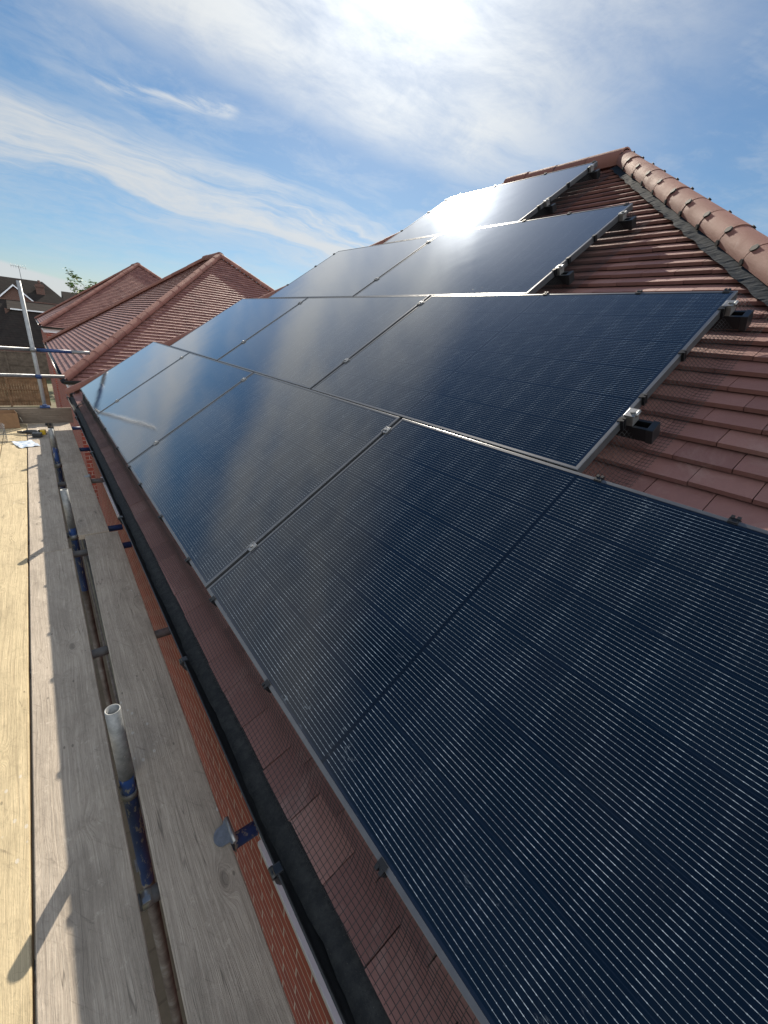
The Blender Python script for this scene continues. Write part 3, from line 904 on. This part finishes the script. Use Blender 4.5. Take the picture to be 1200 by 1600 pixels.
TR = .0242
def standard(x, y, top, blue0, blue1, label, gtop=True):
    """upright tube; grey above, painted in the middle, weathered below"""
    root = empty('scaffold_standard', (x, y, GROUND), label, 'scaffold tube', 'upright scaffold tubes rising between the boards')
    o = Vector((x, y, GROUND))
    bm = bmesh.new(); tube(bm, (x, y, blue1), (x, y, top), TR, 24, hollow=True); mesh_obj('upper_tube', bm, M['grey_tube'] if gtop else M['pole'], root, o)
    bm = bmesh.new(); tube(bm, (x, y, blue0), (x, y, blue1), TR + .0006, 24, cap=False); mesh_obj('painted_band', bm, M['blue_chip'], root, o)
    bm = bmesh.new(); tube(bm, (x, y, GROUND + .01), (x, y, blue0), TR, 20); mesh_obj('lower_tube', bm, M['rust'], root, o)
    bm = bmesh.new(); box(bm, (x - .075, y - .075, GROUND + .004), (x + .075, y + .075, GROUND + .012)); mesh_obj('base_plate', bm, M['galv'], root, o)
    return root, o
def coupler(bm, c, ax, r=.034, w=.05):
    """band round a tube with a bolt flange"""
    c = Vector(c); s, u, d = frame_axes(ax)
    tube(bm, c - d * w / 2, c + d * w / 2, r, 16)
    p = c + s * (r + .008)
    tube(bm, p - u * .03, p + u * .03, .008, 8); tube(bm, p + u * .03, p + u * .042, .014, 6)
root, o = standard(-.370, -.14, -.297, -1.33, -.64, 'hollow grey tube stump with chipped blue base, nearest, standing up between the boards')
bm = bmesh.new(); coupler(bm, (-.37, -.14, -.735), (0, 0, 1), .029, .03)
mesh_obj('coupler', bm, M['galv'], root, o)
root, o = standard(-.379, 2.25, -.302, -1.2, -.62, 'second tube stump along the gap between boards, grey with dark blue foot')
bm = bmesh.new(); coupler(bm, (-.379, 2.25, -.70), (0, 0, 1), .029, .04)
mesh_obj('coupler', bm, M['galv'], root, o)
root, o = standard(-.386, 4.4, -.31, -1.4, -.52, 'farthest tube stump in the gap between boards, bright blue below')
bm = bmesh.new(); coupler(bm, (-.386, 4.4, -.735), (0, 0, 1)); mesh_obj('coupler', bm, M['galv'], root, o)

# tall post at the far end and its two guard rails
px, py = -.40, 6.43
root, o = standard(px, py, 1.225, -1.2, -.8, 'tall silver scaffold pole at the far end carrying two guard rails', gtop=False)
bm = bmesh.new(); coupler(bm, (px, py - .0, .365), (0, 0, 1), .036, .055); mesh_obj('coupler', bm, M['galv'], root, o)
bm = bmesh.new(); coupler(bm, (px, py - .0, .005), (0, 0, 1), .036, .055); mesh_obj('coupler', bm, M['blue_paint'], root, o)
bm = bmesh.new(); box(bm, (-.06, -.05, -.012), (.06, .045, .014), .008); tube(bm, (0, -.002, .014), (0, -.002, .03), .03, 14)
kc = mesh_obj('toe_board_clip', bm, M['blue_paint']); kc.location = (px, 6.36, DECK + .236); tag(kc, 'flat blue clamp sitting on the far end board below the tall pole', 'clamp')

def htube(name, p, q, label, parts, grp=None, cat='scaffold tube', r=TR):
    """horizontal tube made of painted and bare lengths: parts = [(t0, t1, material)]"""
    p, q = Vector(p), Vector(q)
    root = empty(name, p, label, cat, grp)
    for t0, t1, mm, nm in parts:
        bm = bmesh.new(); tube(bm, p.lerp(q, t0), p.lerp(q, t1), r + (.0005 if 'blue' in mm else 0), 18, hollow=False)
        mesh_obj(nm, bm, M[mm], root, p)
    return root
htube('guard_rail', (-4.2, 6.48, .362), (.262, 6.48, .362), 'upper guard rail at the far end, silver tube with a long blue sleeve',
      [(0, .858, 'galv', 'rail_tube'), (.858, .95, 'blue_paint', 'painted_sleeve'), (.95, 1, 'galv', 'rail_end')], 'guard rails at the far end')
htube('guard_rail', (-4.2, 6.48, .004), (-.098, 6.48, .004), 'lower guard rail at the far end, plain silver tube below the sleeved one',
      [(0, 1, 'galv', 'rail_tube')], 'guard rails at the far end')
TZ = DECK - .038 - TR
TRANS = [(-.547, -.03, 'blue_chip', 'tube under the deck with a chipped blue end by the silver board clip'),
         (.734, -.02, 'galv', 'plain grey tube under the deck between the two nearest tube stumps'),
         (1.956, -.03, 'blue_paint', 'blue ended tube under the deck just before the joint in the wall side boards'),
         (2.32, -.04, 'blue_paint', 'tube under the deck with blue end just past the joint in the wall side boards'),
         (3.62, -.02, 'galv', 'silver tube under the deck midway along the far boards'),
         (4.95, -.02, 'blue_paint', 'blue ended tube under the far boards near the last stump'),
         (6.22, -.02, 'blue_paint', 'last blue ended tube under the deck beside the far end board')]
for y, x1, mm, lb in TRANS:
    htube('transom', (-1.45, y, TZ), (x1, y, TZ), lb, [(0, .88, 'galv', 'bare_tube'), (.88, 1, mm, 'tube_end')], 'cross tubes under the deck')
htube('ledger', (-.312, -3.2, -.86), (-.312, 6.6, -.86), 'long silver tube running under the gap beside the wall side boards', [(0, 1, 'galv', 'bare_tube')], 'long tubes under the deck')
htube('ledger', (-1.32, -3.2, -.80), (-1.32, 6.6, -.80), 'long tube under the outer edge of the deck', [(0, 1, 'galv', 'bare_tube')], 'long tubes under the deck')
htube('ledger', (-.30, -3.2, -2.7), (-.30, 6.6, -2.7), 'long rusty tube one lift below the deck', [(0, 1, 'rust', 'bare_tube')], 'long tubes under the deck')
# silver saddle on the nearest cross tube
bm = bmesh.new()
tube(bm, (-.398, -.547, TZ), (-.368, -.547, TZ), .0275, 18); box(bm, (-.398, -.572, TZ + .016), (-.372, -.55, TZ + .026), .003)
sd = mesh_obj('tube_saddle', bm, M['clamp'], None, (-.38, -.547, TZ)); tag(sd, 'bright metal band round the nearest cross tube in the gap', 'clamp')

# board retaining clips (folded plate with a rounded tongue)
def board_clip(x, y, s, label):
    bm = bmesh.new()
    pts = []
    for i in range(9):
        a = math.pi * (.5 + i / 8); pts.append((-.03 + math.cos(a) * .028, math.sin(a) * .034))
    pts = [(-.004, .046), (-.012, .044), (-.016, .034)] + pts[1:-1] + [(-.016, -.034), (-.012, -.044), (-.004, -.046)]
    top = [bm.verts.new((a * s, b_ * s, .010 - .010 * min(1, -a / .05) * .6)) for a, b_ in pts]; bot = [bm.verts.new((a * s, b_ * s, .006 - .010 * min(1, -a / .05) * .6)) for a, b_ in pts]
    bm.faces.new(top); bm.faces.new(bot[::-1]); n = len(pts)
    for i in range(n): bm.faces.new((top[i], bot[i], bot[(i + 1) % n], top[(i + 1) % n]))
    box(bm, (-.004 * s, -.047 * s, -.045), (.001 * s, .047 * s, .011)); tube(bm, (-.001, -.046 * s, .010), (-.001, .046 * s, .010), .008 * s, 10)
    tube(bm, (.004, -.03 * s, .001), (.012 * s, -.03 * s, .001), .006, 8)
    fix(bm)
    ob = mesh_obj('board_clip', bm, M['clamp']); ob.location = (x, y, DECK + .001)
    return tag(ob, label, 'board clip', 'metal clips holding the board edge')
board_clip(-.116, -.545, 1., 'shiny metal board clip with rounded tongue on the near board by the blue tube end')
board_clip(-.142, 3.60, .9, 'small metal board clip on the far wall side board')

# ------------------------------------------------------------------ clutter at the far end of the deck
root = empty('cardboard_box', (-.93, 6.17, DECK + .004), 'open cardboard box with a white printed flap against the far end board', 'box', rot=(0, 0, R(8)))
bm = bmesh.new()
for lo, hi in (((-.20, -.14, 0), (.20, -.136, .20)), ((-.20, .136, 0), (.20, .14, .20)), ((-.20, -.136, 0), (-.196, .136, .20)), ((.196, -.136, 0), (.20, .136, .20)), ((-.196, -.136, 0), (.196, .136, .004))):
    box(bm, lo, hi)
mesh_obj('carton', bm, M['cardboard'], root)
bm = bmesh.new()
vs = [bm.verts.new(p) for p in ((.203, -.137, .20), (.203, .10, .20), (.25, .03, .07), (.245, -.03, .05))]
bm.faces.new(vs); bm.faces.new([bm.verts.new(v.co + Vector((.003, 0, .001))) for v in vs][::-1])
mesh_obj('flap', bm, M['card_white'], root)

root = empty('cordless_drill', (-.52, 5.62, DECK), 'black and yellow cordless drill lying on its side on the boards', 'drill', rot=(0, 0, R(-12)))
bm = bmesh.new()
tube(bm, (.02, .0, .035), (-.13, .0, .035), .03, 14, r2=.028); tube(bm, (-.13, 0, .035), (-.16, 0, .035), .027, 14, r2=.016); tube(bm, (-.16, 0, .035), (-.225, 0, .035), .018, 12, r2=.012)
mesh_obj('body', bm, M['black_plastic'], root)
bm = bmesh.new(); box(bm, (.02, -.032, .004), (.075, .034, .066), .008); mesh_obj('motor_housing', bm, M['yellow_plastic'], root)
bm = bmesh.new(); polytube(bm, [(-.005, -.02, .035), (0, -.08, .034), (.012, -.13, .033)], .02, 10); mesh_obj('handle', bm, M['black_plastic'], root)
bm = bmesh.new(); box(bm, (-.035, -.19, .006), (.065, -.125, .062), .006); mesh_obj('battery', bm, M['black_plastic'], root)

def sheet(name, loc, rot, w, l, label, mm, cat):
    bm = bmesh.new(); n = 8; rows = []
    for i in range(n + 1):
        rows.append([bm.verts.new((-w / 2 + w * k / n, -l / 2 + l * i / n, .008 + .014 * (noise.noise(Vector((i * .5, k * .6, w * 9))) + .35) * (.4 + (abs(k - n / 2) + abs(i - n / 2)) / n))) for k in range(n + 1)])
    for a, b_ in zip(rows, rows[1:]):
        for k in range(n): bm.faces.new((a[k], a[k + 1], b_[k + 1], b_[k]))
    r = bmesh.ops.extrude_face_region(bm, geom=bm.faces[:]); bmesh.ops.translate(bm, verts=[v for v in r['geom'] if isinstance(v, bmesh.types.BMVert)], vec=(0, 0, -.004)); fix(bm)
    ob = mesh_obj(name, bm, M[mm]); ob.location = loc; ob.rotation_euler = (0, 0, rot)
    return tag(ob, label, cat)
sheet('paper_packet', (-.655, 5.1, DECK), R(15), .20, .30, 'white and blue printed packet lying on the sunlit boards', 'paper', 'packet')
bm = bmesh.new()
for dx in (-.022, .022):
    for dy in (-.02, .02): box(bm, (dx - .014, dy - .016, 0), (dx + .014, dy + .012, .03), .005)
ob = mesh_obj('plastic_spacers', bm, M['black_plastic']); ob.name = 'plastic_spacer'; ob.location = (-.405, 6.2, DECK + .001); tag(ob, 'small block of black plastic clips left at the far end of the deck', 'plastic clip')
# roll of wire mesh at the left edge
bm = bmesh.new()
for k in range(9):
    z = .01 + k * .026
    polytube(bm, [(math.cos(a) * (.07 + .012 * math.sin(k)), math.sin(a) * (.07 + .006 * k % .02), z) for a in [2 * math.pi * i / 20 for i in range(21)]], .0012, 4)
for i in range(20):
    a = 2 * math.pi * i / 20
    polytube(bm, [(math.cos(a) * .072, math.sin(a) * .072, 0.004), (math.cos(a) * .076, math.sin(a) * .076, .12), (math.cos(a) * .07, math.sin(a) * .07, .235)], .0012, 4)
ob = mesh_obj('wire_mesh_roll', bm, M['galv']); ob.location = (-.90, 5.25, DECK + .001); tag(ob, 'upright roll of thin wire mesh at the left edge of the deck', 'wire roll')

# ------------------------------------------------------------------ ground, fences, far houses, trees
bm = bmesh.new(); n = 40; Rr = 900.
vs = [bm.verts.new((0, 0, 0))] + [bm.verts.new((math.cos(2 * math.pi * i / n) * Rr, math.sin(2 * math.pi * i / n) * Rr, 0)) for i in range(n)]
for i in range(n): bm.faces.new((vs[0], vs[1 + i], vs[1 + (i + 1) % n]))
g = mesh_obj('ground', bm, M['ground']); g.location = (0, 0, GROUND); tag(g, kind='structure')
bm = bmesh.new(); box(bm, (-3.2, -6, -.1), (.03, 31.5, 0.004)); g = mesh_obj('path', bm, M['paving']); g.location = (0, 0, GROUND); tag(g, kind='structure')

def fence(y, x0, x1, h, mm, label, boards=.125, rails=False):
    root = empty('fence', ((x0 + x1) / 2, y, GROUND), label, 'fence', 'wooden garden fences behind the scaffold'); o = root.location.copy()
    rnd = random.Random(int(y))
    bm = bmesh.new(); x = x0
    while x < x1:
        zt = GROUND + h + rnd.uniform(-.012, .012)
        box(bm, (x, y + rnd.uniform(-.006, .006), GROUND + .05), (x + boards - .006, y + .02, zt)); x += boards
    mesh_obj('board_panel', bm, M[mm], root, o)
    for z in (.35, 1.0, h - .12) if not rails else (.3, h * .52, h - .05):
        bm = bmesh.new(); box(bm, (x0, y - .045, GROUND + z), (x1, y - .008, GROUND + z + .07)); mesh_obj('rail', bm, M[mm], root, o)
    x = x0
    while x <= x1 + .1:
        bm = bmesh.new(); box(bm, (x - .05, y - .07, GROUND), (x + .05, y + .05, GROUND + h + .06), .006); mesh_obj('post', bm, M[mm], root, o); x += 1.83
    return root
fence(33., -9.4, -.2, 1.85, 'fence_wood', 'nearer brown garden fence of upright boards, seen past the far end of the deck')
fence(45.5, -11.5, 1.3, 2.2, 'fence_grey', 'farther grey fence panels with rails, seen between the two guard rails', .16, True)

# dark brick house with a front gable, chimney and aerial
def gable_house():
    y = 60.
    root = empty('gable_house', (-2, y + 4, GROUND), 'distant dark roofed house with white edged front gable, chimney and aerial', 'house'); o = root.location.copy()
    bm = bmesh.new(); box(bm, (-9, y + .6, GROUND), (4.0, y + 8.4, .75))
    prism(bm, [(-3.35, GROUND + .001), (1.1, GROUND + .001), (1.1, .35), (-1.08, 2.3), (-3.35, .3)], 'y', y - .3, y + .58)
    mesh_obj('wall', bm, M['brick_old'], root, o)
    bm = bmesh.new(); rz = 2.82
    P = [(-9.6, y, .55), (4.2, y, .55), (4.2, y + 9, .55), (-9.6, y + 9, .55), (-9.2, y + 4.5, rz + .45), (1.5, y + 4.5, rz + .45)]
    v = [bm.verts.new(p) for p in P]
    for q in ((0, 1, 5, 4), (2, 3, 4, 5), (1, 2, 5), (3, 0, 4), (0, 3, 2, 1)): bm.faces.new([v[i] for i in q])
    for sx in (-1, 1):
        a = [(-1.08, y - .5, 2.48), (-1.08 + sx * 2.5, y - .5, .05), (-1.08 + sx * 2.5, y + 3., .05), (-1.08, y + 3.6, 2.48)]
        top = [bm.verts.new(p) for p in a]; bot = [bm.verts.new((p[0], p[1], p[2] - .1)) for p in a]
        bm.faces.new(top); bm.faces.new(bot[::-1])
        for i in range(4): bm.faces.new((top[i], bot[i], bot[(i + 1) % 4], top[(i + 1) % 4]))
    fix(bm); roof = mesh_obj('roof', bm, M['old_roof'], root, o)
    for sx in (-1, 1):
        bm = bmesh.new()
        a = [(-1.08, 2.50), (-1.08 + sx * 2.52, .05), (-1.08 + sx * 2.52, -.10), (-1.08, 2.35)]
        prism(bm, a, 'y', y - .56, y - .503); fix(bm); mesh_obj('bargeboard', bm, M['white_board'], root, o)
    bm = bmesh.new(); box(bm, (.75, y + 2.2, .9), (1.5, y + 3., 2.9), .02); box(bm, (.68, y + 2.1, 2.62), (1.57, y + 3.1, 2.72))
    ch = mesh_obj('chimney', bm, M['brick_old'], root, o)
    bm = bmesh.new(); tube(bm, (1.15, y + 2.6, 2.9), (1.15, y + 2.6, 3.3), .14, 12, r2=.11); mesh_obj('chimney_pot', bm, M['brick_old'], ch, o)
    bm = bmesh.new()
    tube(bm, (-.3, y + 4.4, 2.6), (-.3, y + 4.4, 4.55), .03, 6); tube(bm, (-1.0, y + 4.2, 4.48), (.35, y + 4.6, 4.42), .018, 6)
    for k in range(7): xx = -.95 + k * .2; tube(bm, (xx, y + 4.0 + .06 * k, 4.25 + .02 * (k % 2)), (xx, y + 4.45 + .06 * k, 4.7), .011, 5)
    mesh_obj('aerial', bm, M['galv'], root, o)
gable_house()
def lean_house():
    y = 50.
    root = empty('low_house', (-1, y + 3, GROUND), 'lower dark roofed building in front of the gabled house, behind the fence', 'house'); o = root.location.copy()
    bm = bmesh.new(); box(bm, (-1.9, y + .3, GROUND), (5., y + 5., .28)); box(bm, (-5.5, y - 3., GROUND), (1.0, y + .25, -2.5)); mesh_obj('wall', bm, M['brick_old'], root, o)
    bm = bmesh.new()
    prism(bm, [(y - .1, .25), (y + 2.6, 1.02), (y + 5.4, .25)], 'x', -1.7, 5.2)
    v = [bm.verts.new(p) for p in ((-1.3, y + .2, .32), (2.2, y + .2, .32), (2.0, y - 3.3, -2.5), (-2.75, y - 3.3, -2.5), (-7.5, y - 1., -2.4), (-7.5, y + 1.5, 1.0), (-1.7, y + 2.6, 1.02), (-7.0, y + 2.6, 1.02))]
    bm.faces.new([v[i] for i in (0, 1, 2, 3)]); bm.faces.new([v[i] for i in (0, 3, 4, 7, 6)])
    fix(bm); mesh_obj('roof', bm, M['old_roof'], root, o)
    bm = bmesh.new(); box(bm, (-1.5, y - .22, .24), (5.2, y - .12, .34)); mesh_obj('gutter', bm, M['white_board'], root, o)
    bm = bmesh.new(); box(bm, (-7., y + 2.5, 1.0), (5.2, y + 2.72, 1.1)); mesh_obj('ridge_cap', bm, M['brick_old'], root, o)
lean_house()
root = empty('far_house', (6, 84, GROUND), 'small dark roof peeping out beyond the farthest tile roof', 'house'); o = root.location.copy()
bm = bmesh.new(); box(bm, (1, 80, GROUND), (11, 87, 1.)); mesh_obj('wall', bm, M['brick_old'], root, o)
bm = bmesh.new(); prism(bm, [(79.5, .9), (83.5, 3.0), (87.5, .9)], 'x', 4.1, 11.5); fix(bm); mesh_obj('roof', bm, M['old_roof'], root, o)

def tree(base, height, crown_r, label, leaves, seed, airy=True):
    rnd = random.Random(seed)
    root = empty('tree', base, label, 'tree', 'trees beyond the houses'); b0 = Vector(base)
    bm = bmesh.new(); tips = []
    def branch(p, d, L, r, lvl):
        pts = [p]; c = p.copy(); dd = d.copy()
        for k in range(5):
            dd = (dd + Vector((rnd.uniform(-.16, .16), rnd.uniform(-.16, .16), rnd.uniform(-.02, .12)))).normalized(); c = c + dd * L / 5; pts.append(c.copy())
        for k in range(5):
            tube(bm, pts[k], pts[k + 1], r * (1 - .15 * k), 7, cap=False, r2=r * (1 - .15 * (k + 1)))
        if lvl == 0: tips.extend(pts[2:]); return
        for k in range(3 + (lvl > 1) * 2):
            q = pts[rnd.choice((2, 3, 4, 5))]
            a = rnd.uniform(0, 6.28); nd = (dd * .75 + Vector((math.cos(a), math.sin(a), rnd.uniform(.1, .6))) * .8).normalized()
            branch(q, nd, L * rnd.uniform(.5, .7), r * .5, lvl - 1)
    branch(b0, Vector((0, 0, 1)), height * .62, height * .022, 3)
    mesh_obj('trunk', bm, M['soil'], root, b0)
    bm = bmesh.new()
    for i in range(leaves):
        c = rnd.choice(tips) + Vector((rnd.gauss(0, .16), rnd.gauss(0, .16), rnd.gauss(0, .16))) * crown_r
        s = rnd.uniform(.09, .20) * crown_r
        q = Matrix.Rotation(rnd.uniform(0, 6.28), 3, 'Z') @ Matrix.Rotation(rnd.uniform(-1.2, 1.2), 3, 'X')
        vs = [bm.verts.new(c + q @ Vector(p)) for p in ((-s, 0, 0), (0, -s * .5, .02), (s, 0, 0), (0, s * .5, .02))]
        bm.faces.new(vs)
    mesh_obj('crown', bm, M['leaf'], root, b0)
tree((6.0, 45, GROUND), 7.2, .9, 'sparse green tree top showing above the hip of the farthest tile roof', 6000, 4)

# ------------------------------------------------------------------ camera
cam = bpy.data.cameras.new('camera'); co = bpy.data.objects.new('camera', cam); link(co)
CW = Vector((-.373576, -1.467702, .974104))
RIGHT, DOWN, FWD = Vector((.781013, -.616062, .102400)), Vector((-.164335, -.360923, -.918003)), Vector((.602505, .700144, -.383126))
mw = Matrix((( RIGHT.x, -DOWN.x, -FWD.x, CW.x), (RIGHT.y, -DOWN.y, -FWD.y, CW.y), (RIGHT.z, -DOWN.z, -FWD.z, CW.z), (0, 0, 0, 1)))
co.matrix_world = mw
cam.sensor_fit = 'HORIZONTAL'; cam.sensor_width = 36.; cam.lens = 19.1112
cam.clip_start = .02; cam.clip_end = 3000.
S.camera = co

# ------------------------------------------------------------------ light
sun = bpy.data.lights.new('sun', 'SUN'); sun.energy = 5.; sun.angle = R(.53); sun.color = (1., .90, .75)
so = bpy.data.objects.new('sun', sun); link(so)
so.rotation_euler = SUN_DIR.to_track_quat('Z', 'Y').to_euler()
so.location = SUN_DIR * 50

W = bpy.data.worlds.new('World'); S.world = W; W.use_nodes = True
t = NT(W.node_tree)
for nd in list(t.n): t.n.remove(nd)
out = t.node('ShaderNodeOutputWorld')
sky = t.node('ShaderNodeTexSky', sky_type='NISHITA')
sky.sun_disc = False
sky.sun_elevation = math.asin(SUN_DIR.z); sky.sun_rotation = math.atan2(SUN_DIR.x, SUN_DIR.y)
sky.altitude = 50.; sky.air_density = 1.15; sky.dust_density = .15; sky.ozone_density = 3.
d = t.vm('NORMALIZE', t.node('ShaderNodeTexCoord').outputs['Generated'])
x, y, z = t.sep(d)
def dot(v): return t.vm('DOT_PRODUCT', d, tuple(v))
# cirrus layer on a high plane, drawn out along the wind
zc = t.m('ADD', t.m('MAXIMUM', z, 0.), .10)
cx, cy = t.m('DIVIDE', x, zc), t.m('DIVIDE', y, zc)
n1 = (-.00485, .34712, -.93781); al = (.93528, -.33031, -.12709)
s = dot(n1); a = dot(al)
warp = t.noise(t.comb(cx, cy, 0.), .9, 4., .55)
sw = t.m('ADD', s, t.m('MULTIPLY', t.m('SUBTRACT', warp, .5), .10))
soft = t.noise(t.comb(t.m('MULTIPLY', a, 3.2), t.m('MULTIPLY', sw, 11.), 2.), 1., 7., .62, .35)
puff = t.noise(t.comb(cx, cy, 7.), 3.4, 9., .70, .5)
fine = t.noise(t.comb(t.m('MULTIPLY', a, 9.), t.m('MULTIPLY', sw, 42.), 5.), 1., 6., .65, .6)
tex = t.m('ADD', t.m('MULTIPLY', soft, .5), t.m('ADD', t.m('MULTIPLY', puff, .38), t.m('MULTIPLY', fine, .12)))
# broad sheet above the clear lane
mA = t.m('MULTIPLY', t.m('MULTIPLY', t.mr(sw, -.005, -.10, 0., 1., True), t.mr(s, -.30, -.47, 1., 0., True)), t.mr(x, .90, .66, .12, 1., True))
cA = t.m('MULTIPLY', mA, t.mr(tex, .34, .62, .45, 1., True))
# streaks below the lane
mB = t.m('MULTIPLY', t.mr(sw, .028, .10, 0., 1., True), t.mr(sw, .225, .14, 0., 1., True))
strk = t.noise(t.comb(t.m('MULTIPLY', a, 2.2), t.m('MULTIPLY', sw, 26.), 11.), 1., 7., .66, .5)
cB = t.m('MULTIPLY', mB, t.mr(t.m('ADD', t.m('MULTIPLY', strk, .62), t.m('MULTIPLY', tex, .38)), .38, .61, .10, .95, True))
# low bank near the horizon
mC = t.m('MULTIPLY', t.mr(t.m('ADD', dot((-.18746, .05456, -.98076)), t.m('MULTIPLY', t.m('SUBTRACT', fine, .5), .004)), -.002, .006, 0., 1., True), t.mr(z, -.01, .01, 0., 1.))
cC = t.m('MULTIPLY', mC, .85)
# one bright wisp
wn = t.m('ADD', dot((.13128, .29980, -.94493)), t.m('MULTIPLY', t.m('SUBTRACT', fine, .5), .03))
wv = dot((.2416, .9578, .1539))
wl = dot(al)
mW = t.m('MULTIPLY', t.mr(t.m('ABSOLUTE', wn), .002, .016, 1., 0., True), t.m('MULTIPLY', t.mr(wl, -.255, -.20, 0., 1., True), t.mr(wl, .0, -.04, 0., 1., True)))
cW = t.m('MULTIPLY', mW, t.mr(fine, .35, .6, .15, .8))
# thin veil everywhere else
veil = t.m('MULTIPLY', t.mr(tex, .39, .64, .0, .36, True), t.m('MULTIPLY', t.mr(z, .0, .12, 0., 1.), t.mr(z, .5, .65, 1., .15)))
# added bright cloud behind the camera, out of view, to fill the shaded boards
cFill = t.m('MULTIPLY', t.m('MULTIPLY', t.mr(y, -.18, -.42, 0., 1., True), t.mr(z, .0, .1, 0., 1.)), t.mr(tex, .30, .55, .55, 1., True))
cl = t.m('MAXIMUM', t.m('MAXIMUM', cA, cB), t.m('MAXIMUM', t.m('MAXIMUM', cC, cW), t.m('MAXIMUM', veil, cFill)))
# forward scattering round the sun
cs = t.m('MAXIMUM', dot(SUN_DIR), 0.)
g1 = t.m('POWER', cs, 14.); g2 = t.m('POWER', cs, 90.); g3 = t.m('POWER', cs, 420.)
cb = t.m('ADD', t.m('ADD', .47, t.m('MULTIPLY', cFill, .68)), t.m('ADD', t.m('MULTIPLY', g1, .20), t.m('ADD', t.m('MULTIPLY', g2, .34), t.m('MULTIPLY', g3, 1.6))))
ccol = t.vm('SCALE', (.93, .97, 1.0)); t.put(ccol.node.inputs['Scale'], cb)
tint = t.mix(1., sky.outputs[0], t.mix(t.mr(z, .02, .24), (.76, .85, 1.06), (1., 1., 1.)), 'MULTIPLY')
hs = t.node('ShaderNodeHueSaturation'); hs.inputs['Saturation'].default_value = 1.2; t.put(hs.inputs['Color'], tint)
bgs = t.node('ShaderNodeBackground'); t.put(bgs.inputs[0], hs.outputs[0]); bgs.inputs[1].default_value = .056
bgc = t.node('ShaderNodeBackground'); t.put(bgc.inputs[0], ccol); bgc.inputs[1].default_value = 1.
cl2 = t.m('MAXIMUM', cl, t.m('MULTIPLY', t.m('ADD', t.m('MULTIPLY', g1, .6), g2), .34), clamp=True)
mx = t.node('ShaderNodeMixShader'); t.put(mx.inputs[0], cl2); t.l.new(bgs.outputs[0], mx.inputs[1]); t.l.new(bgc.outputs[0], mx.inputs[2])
t.l.new(mx.outputs[0], out.inputs[0])

# ------------------------------------------------------------------ render settings
S.view_settings.view_transform = 'Standard'; S.view_settings.look = 'None'
S.view_settings.exposure = .6; S.view_settings.gamma = 1.
S.render.engine = 'CYCLES'
S.cycles.max_bounces = 6; S.cycles.diffuse_bounces = 3; S.cycles.glossy_bounces = 3
S.cycles.use_denoising = True
S.cycles.sample_clamp_indirect = 6.
